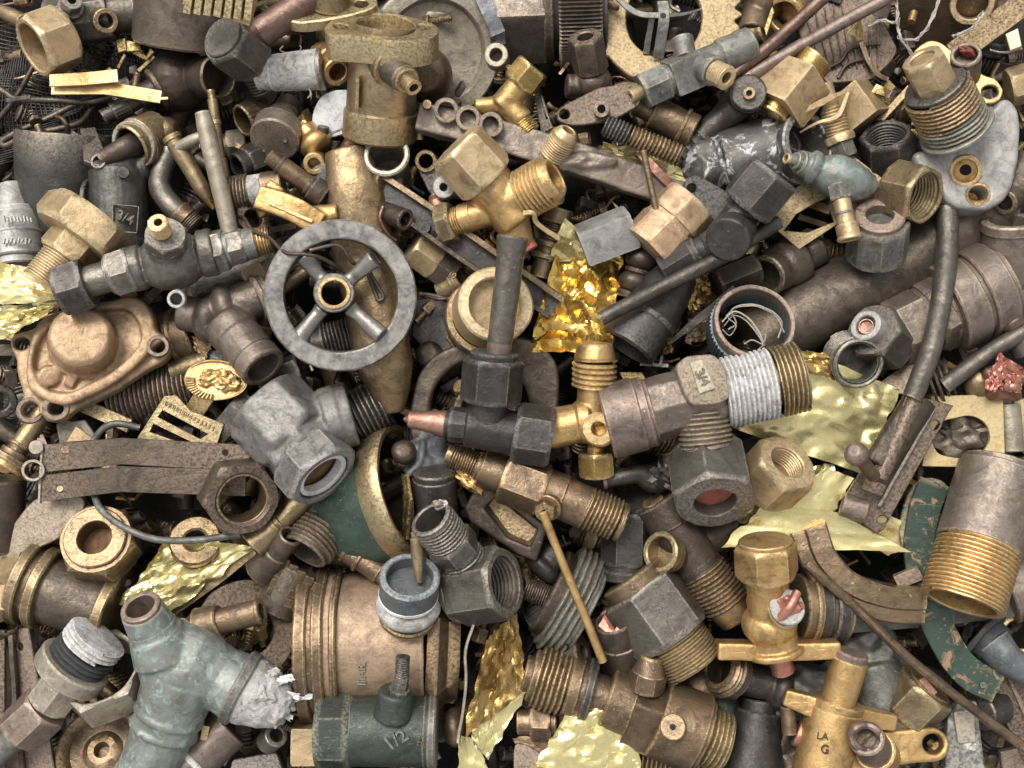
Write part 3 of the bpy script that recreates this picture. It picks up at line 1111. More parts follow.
T('teardrop_casting', 'casting', 'grey teardrop-shaped casting with two brass-lined holes', 'zinc',
  fuse(plate(smooth_poly([(916, 152), (936, 148), (966, 144), (990, 112), (1006, 98), (1018, 108), (1021, 130), (1018, 168), (1008, 196), (990, 209), (962, 208), (945, 198), (936, 180), (918, 166)]), 34, 34,
             [circ(965.5, 171, 14.5, 13), circ(978, 195, 11, 9.5)], g=(-.05, .1), name='b', ch=3), 'plate', vox=1.6),
  A((966, 168, 12), (965, 171, 37), 'c20,16:brass=bushing >11,11'), A((965.7, 169.2, 23), (965.5, 169.8, 28), 'c1,5.5:soil=hole'),  # near-black disc on the bushing floor paints the hole's shade
  A((978, 190, 10), (978, 195, 36), 'c20,12:brass=bushing >9.5t,24'))
T('threaded_plug', 'plug', 'big coarse-threaded plug with a tan hex head on the teardrop casting', 'bronze',
  A((934, 84, 76), (957, 130, 46), 'c6,31:dark=shoulder t34,34 t20,35:patina c5,38:verdi=flange', pitch=5),
  A((922, 58, 92), (936, 87, 76), '<12,3 h30,22:tan=hex_head', roll=.2))
T('brass_lug', 'lug', 'flat bright brass lug with a round eye beside the big threaded plug', 'brass',
  plate(smooth_poly([(914, 54), (926, 42), (940, 42), (958, 56), (982, 74), (996, 80), (1003, 92), (996, 102), (980, 102), (968, 88), (950, 70), (930, 60)]), 60, 5, [circ(990, 92, 8.5, 7)], g=(.1, 0)))
T('crushed_tube', 'tube', 'crushed whitish copper tube end with a red inside standing behind the threaded plug', 'rosy',
  A((966, 80, 50), (966, 54, 82), 'c20,14:bronze c16,15:rosy >11,12'), blob((967, 52, 76), 9, 4, 6, .2, 2, 2, 'red_lining', 'redrust', rot=-.5))
T('threaded_dome', 'cap', 'wide bronze threaded cap with a ring on top at the upper right edge', 'bronze',
  LA((942, -14, -30), (940, 22, 10), [(0, 0), (0, 50), (30, 50), (33, 52), (36, 50), (39, 53), (42, 50), (45, 52), (48, 49), (52, 44), (52, 0)], 'cap', n=64, wear=[0, 0, 0, 1, 0, 1, 0, 1, 0, 0, 0]),
  R((972, 2, 16), (972, 4, 26), 21, 15, 'ring', 'tan'))
def fray(q, amp, seed):
    r_ = random.Random(seed * 7 + int(q[0][0]))
    return [(a + r_.uniform(-amp, amp), b + r_.uniform(-amp, amp), c + r_.uniform(-amp, amp)) for a, b, c in [tuple(v) for v in spline(q, 3)]]


for q, lb in (([(897, 20, 36), (900, 36, 44), (910, 52, 40), (912, 58, 34)], 'frayed pale string hanging beside the wide bronze threaded cap'),
              ([(868, 26, 36), (884, 20, 42), (896, 22, 44), (897, -4, 40)], 'knotted pale string crossing near the top right'),
              ([(941, -4, 40), (930, 22, 44), (918, 38, 42), (906, 40, 40)], 'pale string strand draped over the front of the bronze threaded cap'),
              ([(984, 12, 40), (974, 26, 40), (960, 34, 38), (952, 36, 34)], 'short pale string strand under the ring of the bronze cap')):
    T('string', 'string', lb, 'string', tube(fray(q, .5, 1), 1.2, 's', n=6), tube(fray(q, 1.2, 2), .7, 'strand', n=5), tube(fray(q, 1.8, 3), .55, 'strand', n=5),
      tube(fray(q, 2.8, 4), .45, 'strand', n=5))
T('brass_bar', 'bar', 'dull bronze flat bar running diagonally to the top right corner', 'bronze',
  strip([(952, 56, 18), (1040, -8, 22)], 24, 10, 'bar', smooth=False))
T('brass_clip', 'clip', 'small square gold clip on a wire near the right edge', 'tan',
  plate([(1005, 34), (1018, 28), (1022, 46), (1010, 51)], 26, 6, g=(.3, .1), name='tab'), tube([(990, 50, 18), (1004, 53, 22), (1022, 49, 20)], 1.3, 'wire', 'steel'))
T('hex_nipple', 'nipple', 'tan hex end cut off by the right edge below the gold clip', 'tan',
  A((1008, 88, -2), (1044, 78, 4), 'h30,20 c10,14'))
T('grey_disc', 'disc', 'pale grey round disc corner poking in at the top right', 'zinc', A((1026, -6, 10), (1024, -2, 24), 'c10,16'))
T('red_stub', 'tube', 'short whitish-red tube stub at the top edge beside the pale strings', 'rosy', A((880, 16, 16), (884, 2, 22), 'c16,8 >5'))
T('flanged_elbow', 'elbow', 'bronze elbow with a folded brass tab at the top edge above the copper rods', 'bronze',
  fuse(A((745, 0, -20), (782, 0, -16), 'b30,26', closed=True) + A((758, 6, -16), (752, 34, -4), 'c30,15', closed=True), 'body'),
  plate([(764, 28), (772, 6), (774, 12), (766, 36)], 16, 3, g=(.5, 0), name='tab', mat='gold'), A((752, 36, -8), (764, 32, -2), 'c10,12=end'))
T('olive_ring', 'ring', 'bright brass ring edge behind the copper rods near the top edge', 'brass',
  R((790, 12, -8), (784, 16, 4), 19, 14), A((806, -6, -20), (790, 12, -6), 'c20,16:bronze=tube'))

# ================================================================== second band
T('pewter_bowl', 'bowl', 'dark pewter-coloured bowl casting with a broken rim and raised mark', 'pewter',
  LA((64, 128, -8), (62, 232, -30), [(24, 0), (22, 38), (14, 40), (6, 42), (4, 44), (8, 46), (40, 46), (86, 43), (104, 38), (106, 0)], 'bowl', n=64, wear=[0, 0, 0, .3, 1, .9, 0, 0, 0, 0]),
  plate([(80, 128), (95, 127), (105, 152), (100, 166), (84, 160)], 20, 6, g=(-.3, .8), name='broken_lip'),
  strip([(36, 186, 14), (38, 204, 14)], 3, 5, 'raised_mark', smooth=False), strip([(44, 190, 15), (46, 206, 14)], 3, 5, 'raised_mark', smooth=False), strip([(37, 196, 15), (46, 198, 15)], 3, 5, 'raised_mark', smooth=False))
T('collar_elbow', 'elbow', 'tarnished brass collar with a dark pipe stuck through it', 'olive',
  A((158, 132, -6), (130, 147, 22), 'c16,23 c5,25=rim c8,22 >18', None), R((138, 143, 14), (133, 145, 23), 24, 19, 'ring', 'pale'),
  tube([(138, 142, 14), (122, 150, 26), (101, 160, 28)], 11, 'pipe', 'umber', radii=[1.1, 1, .8], bore=(0, .7), n=16),
  fuse(A((150, 136, -4), (178, 130, 4), 'b30,16', closed=True), 'shoulder', 'bronze'))
T('stamped_tee', 'tee', 'blackened tee casting with a raised 3/4 size mark on its side', 'pewter',
  fuse(A((118, 160, 4), (119, 252, 8), 'c10,27 c60,29 c8,31', closed=True) + A((116, 172, 12), (98, 162, 30), 'c20,8', closed=True) + A((118, 166, 0), (152, 166, 6), 'c30,14', closed=True), 'body'),
  A((103, 164, 22), (98, 161, 34), 'c10,8=spout >5'), A((124, 172, 28), (124, 172, 36), 'h6,6=boss'),
  R((92, 205, 8), (88, 205, 8), 26, 20, 'rim', 'dark'), text('3/4', (125, 218, 36.2), 14, -.35, (.12, 0, 1), 1.6),
  strip([(114, 205, 37), (139, 207, 36)], 1.5, 3, 'frame_edge', smooth=False), strip([(113, 205, 37), (113, 231, 38)], 1.5, 3, 'frame_edge', smooth=False),
  strip([(113, 231, 38), (137, 233, 37)], 1.5, 3, 'frame_edge', smooth=False), strip([(139, 207, 36), (137, 233, 36)], 1.5, 3, 'frame_edge', smooth=False))
T('hex_plug', 'plug', 'large pale tan hexagonal plug with a fine-threaded tail pointing down-left', 'tan',
  A((97, 218, 36), (42, 284, 58), 'h34,52=hex_head h22,28=shoulder t34,22', roll=.26, pitch=2.8))
T('ribbed_coupling', 'coupling', 'light grey ribbed coupling cut off at the left edge above the foil', 'zinc',
  A((12, 186, -2), (20, 268, 14), 'c26,16,20 c4,25 c20,26 c3,27=band c22,26 c8,22'), [p for i in range(9) for p in strip([(4 + i * 3.4, 216 + (i % 3), 39), (5 + i * 3.4, 222 - (i % 2), 39)], 1.8, 3, 'raised_mark', smooth=False)], [p for i in range(8) for p in strip([(5 + i * 3.6, 238 + (i % 2), 40), (4 + i * 3.6, 244 - (i % 3), 40)], 1.8, 3, 'raised_mark', smooth=False)])
T('globe_valve', 'valve', 'long grey globe valve with hex ends and a brass stud on top', 'steel',
  A((60, 291, 58), (134, 268, 56), 'h34,29:dark=end_nut c24,16 c3,20 h26,25=collar', roll=.3),
  fuse(A((124, 271, 54), (216, 251, 48), 'c20,23 b60,30 c16,24', closed=True) + A((170, 264, 56), (166, 240, 80), 'c26,19', closed=True), 'body'),
  A((207, 254, 48), (270, 239, 44), 'h20,23 c5,18:verdi h14,19 c12,16:patina t14,14:brass', roll=.2),
  A((167, 246, 74), (165, 234, 92), 'c6,19 h10,22=bonnet_nut', roll=.2), A((162, 234, 88), (158, 222, 112), 't16,10:brass=stud >4'),
  A((178, 298, 60), (176, 299, 82), 'c26,9:zinc=side_port >6'))
T('bent_pipe', 'pipe', 'grey bent pipe with a tarnished ferrule beside the blackened tee', 'steel',
  tube([(170, 150, 2), (162, 170, 4), (160, 188, 6), (172, 206, 8), (184, 216, 8)], 11, 'pipe', n=16), A((178, 211, 8), (196, 226, 6), 'c12,12:bronze=ferrule t10,11:brown'))
T('brass_round', 'cartridge', 'slender olive brass round tapering to a point beside the grey rod', 'olive',
  A((171, 136, 36), (214, 209, 30), 'c6,9.5 c3,8 c58,9,8 c12,8,5.5=neck c14,5.5,2.5:gold=tip'))
T('grey_rod', 'rod', 'rough pale grey rod standing almost upright in the picture', 'pale',
  A((202, 112, 52), (231, 236, 44), 'c14,7.5,9 c100,9,8.5'), tube([(206, 136, 46), (192, 140, 44), (178, 148, 38)], 6, 'side_arm'))
T('brass_spindle', 'spindle', 'thin brass spindle behind the rough grey rod', 'olive',
  A((211, 90, 22), (224, 182, 20), 'c8,4 c18,5 c4,6 c30,5 c20,6.5'))
T('dark_coupling', 'coupling', 'small dark coupling with a round open end under the disc plug', 'dark', A((262, 156, -6), (237, 167, 10), 'h16,17 c8,14 >10'))
T('taped_bush', 'bush', 'brown threaded bush with white tape round its neck beside the pale brass arm', 'brown',
  A((230, 195, 22), (284, 186, 24), 't22,18 c12,16:tape=tape c22,17:bronze'))
T('forged_arm', 'arm', 'pale gold forged brass arm lying below the tape-wrapped bush', 'brass',
  fuse(strip([(259, 198, 42), (290, 208, 44), (320, 226, 40)], 24, 20, 'b') + strip([(268, 186, 36), (282, 196, 40)], 14, 14, 'b', smooth=False) +
       A((305, 218, 38), (338, 214, 36), 'c30,11', closed=True) + A((262, 208, 40), (266, 216, 40), 'c10,7', closed=True), 'arm'),
  strip([(270, 203, 54), (312, 222, 52)], 4, 4, 'ridge', smooth=False))
T('dark_spindle', 'spindle', 'dark brass stepped spindle leaning under the round disc plug', 'umber',
  A((268, 156, 38), (325, 198, 26), 'c12,8:bronze c4,10 c28,10:bronze c4,11 c16,14', None))
T('lock_nut', 'nut', 'dark brown lock nut with a rusty wire wound from it', 'umber', A((248, 226, 6), (254, 218, 28), 'h16,18 >9', roll=.4))
T('bent_wire', 'wire', 'rusty brown wire looping from the lock nut into the handwheel', 'umber',
  tube([(236, 217, 30), (244, 218, 40), (252, 230, 54), (268, 237, 66), (284, 252, 84), (304, 254, 86), (322, 258, 80), (345, 272, 60)], 1.9, 'w'))
T('bent_wire', 'wire', 'rusty wire curl caught inside the handwheel over the pale casting', 'brown',
  tube([(310, 250, 78), (338, 245, 72), (352, 262, 62), (366, 272, 52), (374, 290, 46), (378, 300, 44), (383, 296, 44), (374, 280, 46), (364, 262, 54), (372, 252, 58), (380, 262, 54)], 1.9, 'w'))
T('port_fitting', 'fitting', 'yellow brass fitting with a small port below the white painted plate', 'brass',
  fuse(A((304, 128, 0), (322, 152, 4), 'c16,12 b30,18', closed=True), 'body'), A((316, 160, 0), (314, 164, 22), 'c12,11 >6'), A((300, 134, -6), (312, 124, -2), 'h12,14'))
T('blue_disc', 'disc', 'pale blue-grey disc edge behind the flat-topped bronze spout', 'bluegrey', A((334, 186, 0), (326, 188, 16), 'c8,24', None))
T('tapered_spout', 'spout', 'long smooth bronze spout with a flat top, tapering to a point under the handwheel', 'spoutmetal',
  fuse(tube([(347, 150, 22), (354, 190, 26), (362, 240, 22), (374, 310, 22), (386, 370, 22), (394, 413, 16)], 30, 't', k=8, radii=[.75, .95, 1.05, .98, .95, .35], squash=.62, n=24), 'spout', vox=2),
  [])
_hub = (334, 293, 66)
_sp = []
for (x, y) in ((303, 256), (374, 259), (382, 336), (298, 339)):
    _sp += fuse(tube([(334 + (x - 334) * .34, 293 + (y - 293) * .34, 66), ((x + 334) / 2, (y + 293) / 2, 66), (x, y, 72)], 8, 'spoke', 'patina', n=12, radii=[1.1, .9, 1.2], squash=.7), 'spoke', 'wheel', vox=1.2)
T('handwheel', 'handwheel', 'large grey four-spoked valve handwheel with a brass-ringed hub', 'wheel',
  LA((341, 296, 52), (341, 295, 90), [(4, 57), (0, 60), (0, 71), (4, 75), (18, 76), (22, 75.4), (23.5, 74), (23.5, 58.5), (22.4, 57), (6, 56), (4, 57)], 'rim', n=96,
     wear=[0, 0, 0, .2, .5, 1, .5, .5, 1, 0, 0]), _sp,
  R((334, 293, 52), (334, 293, 82), 20, 13.5, 'hub', 'wheel'), R((334, 293, 70), (334, 293, 84), 16.5, 12.5, 'hub_bush', 'brass'))
T('ring_mouth', 'tube', 'pale bronze tube with a wide round mouth facing up beside the copper stub', 'pale',
  A((392, 178, -16), (386, 154, 34), 'c44,20 c6,23 >17.5,48', n=36), A((397, 176, 10), (396, 186, 16), 'c10,7=foot'))
T('pierced_link', 'link', 'dark iron link with a brass-rimmed eye beside the large tan hex cap', 'dark',
  plate(smooth_poly([(416, 158), (424, 150), (436, 156), (446, 176), (456, 192), (446, 204), (432, 196), (420, 174)]), 22, 10, [circ(426, 161, 7.5, 7)], g=(.1, -.1)),
  R((426, 161, 14), (426, 161, 28), 11, 7, 'eye', 'bronze'))
T('drain_cock', 'cock', 'small grey-blue cock with a round nose and patinated tail', 'patina',
  A((470, 194, 28), (446, 188, 34), 'c18,8 c10,8'), A((445, 192, 22), (444, 187, 46), 'c18,11:zinc=nose >4'))
T('copper_cup', 'cup', 'squashed copper cup under the small grey-blue cock', 'copper', A((436, 196, 26), (440, 214, 34), 'c10,7,10 c14,10 >8', None))
_ch = strip([(372, 182, 18), (420, 214, 26), (480, 256, 26), (556, 308, 18)], 28, 10, 'web', 'black')
T('channel_lever', 'lever', 'long blackened channel-section lever sloping under the tan brass fitting', 'black', _ch,
  strip([(382, 176, 26), (428, 206, 36), (488, 248, 36), (562, 300, 26)], 6, 12, 'flange', 'bronze'), strip([(396, 212, 24), (414, 226, 32), (474, 268, 32), (548, 316, 24)], 5, 10, 'flange', 'umber'),
  A((384, 212, 24), (406, 220, 44), 'c20,11:umber=tube >7'), A((424, 228, 28), (424, 227, 38), 'h8,7=bolt_head'), A((435, 234, 30), (435, 234, 33), 'c2,3.5:soil=hole'), A((372, 176, 20), (384, 180, 30), 'c14,10:bronze=end'))  # the hole is a dark disc, its shade put into the colour
T('wire_loop', 'wire', 'thin copper-brown wire loop beside the spout and the channel lever', 'copper', tube([(383, 206, 40), (380, 218, 40), (386, 232, 36), (396, 240, 28)], 1.6, 'w'))
T('tan_nut', 'nut', 'plain tan hexagonal nut on its side right of the handwheel', 'tan', A((412, 246, 12), (452, 274, -2), 'h30,21 h20,20:brown', roll=.5))
T('brass_tee', 'tee', 'large tan brass tee with a hex cap and a coarse-threaded open mouth', 'brass',
  fuse(A((480, 172, 58), (520, 222, 50), 'c50,24', closed=True) + A((505, 204, 54), (535, 188, 60), 'c30,23', closed=True) + A((508, 206, 52), (466, 218, 44), 'c40,15', closed=True) +
       A((510, 210, 52), (518, 246, 44), 'c30,17', closed=True), 'body'),
  A((455, 145, 72), (488, 180, 60), 'h36,33:tan=cap_nut', roll=.12), A((523, 195, 58), (556, 177, 74), 't34,26 c7,23,20 >15,18', pitch=4.6),
  A((474, 215, 46), (440, 226, 36), 'c12,15 t6,14 h14,22:olive', roll=.4), A((524, 240, 46), (530, 250, 46), 'c10,9:redrust=red_plug'))
T('brass_elbow', 'fitting', 'small bright brass elbow peeping out below the large tan tee', 'gold', fuse(A((478, 240, 10), (494, 250, 14), 'b20,12', closed=True), 'body'), A((490, 238, 12), (498, 236, 22), 'c8,9 >5'))
T('stack_fitting', 'fitting', 'dull brass stepped fitting standing behind the folded gold foil', 'olive',
  A((560, 208, 6), (540, 278, 0), 'c16,14 t18,10 c6,15 c6,12 c6,16 c18,11', None))
T('hook_wire', 'hook', 'flat pale brass hook over the stepped fitting by the threaded mouth', 'tan', strip([(524, 213, 74), (533, 213, 76), (538, 224, 66), (558, 238, 56)], 5, 2.5, 'h'))
T('gold_foil', 'foil', 'crumpled shiny gold foil with a folded peak right of the tan disc', 'goldfoil',
  foil([(560, 238), (622, 256), (612, 352), (528, 352)], 12, 20, 3, mat='goldfoil', n=30, fold=16), foil([(566, 218, 30), (594, 246, 10), (622, 262, 0), (548, 262, 10)], 14, 6, 5, 'flap', n=12, fold=4))
T('silver_block', 'block', 'plain silver-grey metal block above the gold foil', 'zinc', A((581, 246, 26), (632, 226, 28), 's44,25', roll=.35))
T('gold_foil', 'foil', 'small folded brass sheet corner beside the silver-grey block', 'olive', foil([(606, 196), (640, 226), (650, 240), (632, 226)], 22, 4, 8, n=10, fold=3))
T('pinkish_nut', 'nut', 'large pinkish-tan octagonal nut against the blackened valve', 'cast', A((648, 250, 36), (692, 204, 34), 'o30,32 o4,30 o26,33', roll=.15))
T('thin_rod', 'rod', 'thin brown rod stuck upright beside the pinkish-tan nut', 'bronze', A((643, 150, 56), (657, 215, 52), 'c60,3.2'))
T('yellow_foil', 'foil', 'pale yellow-green sheet of foil beneath the coarse threaded rod', 'foil', foil([(604, 142), (690, 160), (688, 196), (598, 162)], 22, 7, 12, n=18, fold=6))
T('copper_flap', 'flap', 'thin peach copper flap curling beside the thin upright rod', 'copper', strip([(640, 152, 36), (652, 166, 42), (668, 182, 40), (686, 196, 34)], 9, 1.6, 'f'))
T('pierced_lug', 'lug', 'blackened flat lug with a small hole beside the blackened valve', 'black', plate(smooth_poly([(684, 186), (690, 177), (704, 178), (738, 202), (734, 222), (712, 224), (694, 206)]), 44, 8, [circ(692, 188, 5, 4.5)]))
T('blackened_valve', 'valve', 'black valve with a hex cap, a round knob and a long thin handle', 'black',
  A((775, 172, 78), (745, 208, 66), 'h44,30=cap_nut', roll=.62), A((750, 203, 66), (722, 236, 64), 'c20,16 o24,17=stem'),
  fuse(A((738, 226, 60), (727, 240, 90), 'c20,20 c18,23', closed=True) + A((727, 236, 64), (706, 248, 58), 'c20,16', closed=True), 'knob', vox=1.2),
  A((713, 243, 60), (664, 272, 46), 'c14,14 c8,17 h30,19'), tube([(600, 319, 62), (668, 284, 66), (720, 258, 68), (778, 222, 52)], 7.5, 'handle', 'dark', n=12))
T('painted_valve', 'valve', 'fat dark grey valve barrel with flaking white paint and an open end', 'painted',
  fuse(A((684, 176, 2), (784, 150, 6), 'b40,30 c60,36 c8,34', closed=True) + blob((705, 168, 6), 28, 30, 28, .1, 2, 2), 'barrel'), A((786, 154, 4), (810, 144, 34), 'c10,35 c10,34=mouth >26,34', n=36))
T('verdigris_cock', 'cock', 'green-crusted tapered cock with a small brass nose', 'verdi',
  fuse(A((800, 163, 50), (868, 188, 44), 'c10,13 c8,17 b60,22', closed=True) + blob((858, 184, 42), 20, 17, 14, .15, 2, 4), 'body'),
  A((804, 164, 50), (786, 158, 60), 'c8,12 c6,9 c8,5 c4,5.5:tan=nose >3'))
T('hose_nipple', 'nipple', 'tan hose nipple with a hex collar hanging below the green-crusted cock', 'tan',
  A((838, 184, 56), (850, 240, 62), 'h18,12:patina c14,9 c3,10:bluegrey c10,9 c14,11 c4,12 >7', roll=.3))
T('cutout_plate', 'plate', 'flat brass plate with a leaf-shaped cutout under the green-crusted cock', 'sheet',
  plate([(760, 216), (846, 150), (894, 187), (799, 249)], 20, 2.5, [[(784, 231), (796, 214), (816, 202), (832, 196), (828, 206), (834, 222), (808, 232)]], g=(.1, .05), ch=.4))
T('brown_elbow', 'elbow', 'brown elbow with a round dark mouth between the dark handle and the big pipe', 'brown',
  fuse(A((800, 258, -4), (772, 272, 6), 'c20,24 c14,22', closed=True) + A((796, 258, -6), (818, 244, -8), 'c20,20', closed=True), 'body'), A((779, 269, 4), (766, 276, 18), 'c12,21=mouth >15,13'))
T('reddish_block', 'block', 'dark reddish-brown hexagonal stub beside the round mouth of the brown elbow', 'umber', A((716, 285, 14), (756, 268, 8), 'h30,18'))
T('large_pipe', 'pipe', 'very thick scratched brown pipe running diagonally to the lower left', 'brown',
  A((1000, 208, -26), (752, 344, -14), 'c300,37', n=64))
T('union_nut', 'nut', 'verdigris octagonal union nut with a tan ring mouth facing up', 'patina',
  A((876, 256, 22), (879, 222, 48), 'o34,31', roll=.2), A((879, 224, 44), (880, 214, 54), 'c8,25:rosy=ring >13.5'))
T('inside_nut', 'nut', 'tan brass hex nut with a wide threaded opening facing the teardrop casting', 'olive',
  A((894, 188, 30), (926, 196, 58), 'h44,31 >23t,38', roll=.3))
T('rubber_cable', 'cable', 'grey cable curving down from the teardrop casting to the rusty latch', 'iron',
  tube([(947, 208, 22), (947, 245, 30), (943, 290, 44), (932, 345, 58), (918, 384, 60), (912, 398, 60)], 10.5, 'c', n=16))
T('lipped_pipe', 'pipe', 'brown pipe end with a thick rolled lip at the right edge', 'taupe',
  A((1002, 296, -8), (1010, 220, 26), 'c60,28,24 c10,27=lip >19,30', n=36))
T('side_elbow', 'elbow', 'brown elbow with a small port at the right edge below the teardrop casting', 'brown',
  fuse(A((1030, 160, 0), (1012, 196, 6), 'c40,20', closed=True) + A((1018, 190, 2), (1006, 202, 14), 'c20,14', closed=True), 'body'), A((1014, 196, 8), (1004, 203, 22), 'c10,13=port >8'))
T('copper_scrap', 'scrap', 'flat coppery scrap beneath the teardrop casting', 'rosy', plate([(955, 212), (1000, 204), (988, 220), (970, 226)], 6, 4, g=(.2, .3)))
T('brown_hex', 'nut', 'worn brown hex fitting left of the lipped pipe end', 'brown', A((952, 296, -2), (992, 268, -6), 'h30,24 c20,20', roll=.3))

# ================================================================== third band
T('gold_foil', 'foil', 'creased gold sheet folded like a beak at the left edge beside the hex plug', 'foil',
  foil([(-20, 258), (30, 268), (68, 300), (-20, 306)], 44, 7, 21, 'upper_leaf', n=16, fold=5), foil([(-20, 308), (68, 300), (40, 318), (-20, 352)], 34, 9, 22, 'lower_leaf', n=16, fold=5))
_o3 = [(10, 344), (14, 334), (34, 328), (52, 314), (78, 304), (110, 300), (128, 296), (142, 300), (152, 314), (156, 330), (166, 338), (170, 350), (162, 362), (146, 370),
       (120, 388), (92, 402), (72, 412), (62, 420), (48, 421), (40, 414), (30, 421), (18, 416), (17, 404), (22, 396), (17, 374), (16, 360)]
_in3 = [(34, 350), (44, 332), (66, 318), (100, 310), (126, 310), (138, 324), (138, 344), (118, 366), (88, 384), (66, 392), (44, 388), (34, 372)]
T('flange_cover', 'cover', 'pinkish tan cast cover plate with bolt ears and a raised round centre', 'cast',
  fuse(plate(smooth_poly(_o3), 22, 16, [circ(158, 347, 7, 6), circ(21, 343, 8, 6.5), circ(30, 410, 8.5, 7.5), circ(56, 408, 7.5, 6.5)], g=(-.05, .12), ch=2) +
       plate(smooth_poly(_o3[2:11] + [(154, 346), (140, 362), (118, 380), (90, 396), (66, 404), (44, 400), (28, 388), (26, 364)]), 30, 16, [smooth_poly(_in3)], g=(-.05, .12), ch=2) +
       A((86, 346, 14), (80, 335, 52), 'c6,36 c26,33,31', closed=True, ch=4) + A((50, 378, 16), (49, 376, 32), 'c20,11', closed=True, ch=2) +
       strip([(70, 386, 24), (76, 372, 26)], 10, 12, 'x', smooth=False), 'plate', vox=1.5, it=4),
  R((158, 348, 10), (158, 346, 29), 11, 7, 'bolt_ear', 'rosy'), R((30, 411, 14), (30, 410, 31), 13, 8.5, 'bolt_ear', 'rosy'), R((56, 409, 16), (56, 408, 34), 13, 7.5, 'bolt_ear', 'rosy'))
T('ringed_stub', 'pipe', 'brown pipe stub with a raised band behind the pinkish cover plate', 'bronze', A((140, 346, -24), (196, 332, -16), 'c34,27 c5,29=band c14,27'))
T('brass_tube', 'tube', 'short dull brass tube behind the oval medallion', 'olive', A((172, 372, -6), (210, 360, -2), 'c40,11 >8'))
T('ribbed_hose', 'hose', 'dark vertically ribbed cylinder under the pinkish cover plate', 'umber', A((116, 402, -30), (196, 384, -26), 't80,31', pitch=5))
T('pipe_tee', 'tee', 'brown-grey pipe tee with a wide round mouth pointing at the grey casting', 'taupe',
  fuse(A((226, 322, 22), (254, 356, 36), 'c20,25 c30,23', closed=True) + A((215, 312, 16), (262, 296, 14), 'b30,26 c30,20', closed=True) + A((222, 322, 16), (182, 312, 8), 'b26,25 c20,18', closed=True), 'body'),
  A((248, 349, 32), (264, 368, 44), 'c8,22 c10,24=mouth >17.5,15', n=36), A((256, 299, 16), (268, 294, 12), 'c5,24=band c5,22'))
T('rusty_hex', 'nut', 'rusty orange-brown hex stub left of the handwheel rim', 'rosy', A((246, 284, 2), (276, 268, -4), 'h24,17:cast c12,13'))
T('grey_pipe', 'pipe', 'dark patinated pipe running behind the long globe valve', 'patina', A((196, 292, -26), (280, 258, -24), 'c80,18'))
_med = plate(circ(216, 380, 32, 20.5, .05, 40), 30, 4, g=(-.1, .1), name='disc')
_rays = []
for i in range(12):
    a = math.radians(100 + i * 8)
    _rays += strip([(216 + 22 * math.cos(a), 380 + 14 * math.sin(a), 32.6 + .1 * (-22 * math.cos(a) + 14 * math.sin(a))), (216 + 31 * math.cos(a), 380 + 19.5 * math.sin(a), 32.6 + .1 * (-31 * math.cos(a) + 19.5 * math.sin(a)))], 1.7, 4, 'ray', smooth=False)
T('oval_medallion', 'medallion', 'oval gold medallion embossed with fine rays, on a flat brass stem', 'brass', _med, _rays,
  tube([(x, y, 31) for x, y in circ(216, 380, 31, 19.6, .05, 24)] + [(247, 381.5, 31)], 1.1, 'rim', n=6),
  fuse(blob((212, 377, 30), 12, 8, 6, .5, 3, 1) + blob((228, 384, 30), 12, 8, 6, .5, 3, 2) + blob((206, 384, 30), 7, 4, 5, .4, 3, 4) + blob((224, 374, 30), 9, 5, 6, .5, 4, 6), 'relief', vox=1.1, it=2),
  strip([(206, 394, 26), (194, 412, 18)], 20, 4, 'stem', smooth=False))
T('threaded_bush', 'bush', 'dark grey threaded bush seen through the lower spokes of the handwheel', 'dark', A((312, 346, 10), (356, 334, 6), 'c12,18 t30,19'))
T('dark_block', 'block', 'dark hexagonal lump below the brown-grey pipe tee', 'dark', A((262, 388, -10), (302, 372, -12), 'h40,21'))
T('zinc_bracket', 'bracket', 'crumpled silver and copper scrap between the pipe tee and the medallion', 'zinc', foil([(196, 348), (226, 352), (234, 362), (206, 366)], 6, 5, 31, 's', 'zinc', n=8, fold=4, th=1.5),
  foil([(192, 336), (212, 344), (206, 358), (194, 350)], 4, 5, 33, 'flap', 'cast', n=8, fold=3, th=1.5))
T('tan_cup', 'cup', 'shallow round tan brass cup with a thick rim under the blue-grey stem', 'tan',
  LA((487, 314, 22), (497, 303, 68), [(0, 0), (0, 33), (10, 38), (34, 38), (44, 38), (46, 36), (46, 28), (44, 26.5), (33, 26), (31, 20), (32, 0)], 'cup', n=64, wear=[0, 0, .3, .4, .6, 1, 1, .6, 0, 0, 0]),
  R((482, 318, 16), (484, 316, 30), 38.5, 30, 'base_ring', 'bronze'))
T('number_ring', 'ring', 'small brass ring with worn stamped figures beside the tan cup', 'olive', A((440, 292, 0), (462, 280, 8), 'c12,12 c8,14 >11'), text('10', (452, 276, 22), 9, -.5, (-.2, -.6, 1), .8))
T('bent_wire', 'wire', 'dark twisted wire between the handwheel and the tan cup', 'umber', tube([(420, 294, 8), (436, 296, 10), (450, 300, 10), (468, 306, 6)], 2.4, 'w'), tube([(424, 296, 8), (440, 299, 12), (454, 298, 9), (466, 302, 6)], 1.8, 'strand'))
T('flat_plate', 'plate', 'dark grey flat plate in the shadow right of the handwheel', 'black', plate([(414, 300), (470, 292), (476, 340), (430, 356), (412, 336)], -18, 6, g=(.2, .1), rc=4))
T('brass_pin', 'pin', 'tiny bright brass pin standing in the gap beside the dark flange', 'gold', A((447, 336, 8), (455, 348, 6), 'c14,2.4'))
T('dome_bolt', 'bolt', 'dark dome-headed bolt at the corner of the large brown flange ring', 'umber', fuse(A((430, 360, -20), (429, 352, 6), 'c12,13 b12,14', closed=True), 'b'))
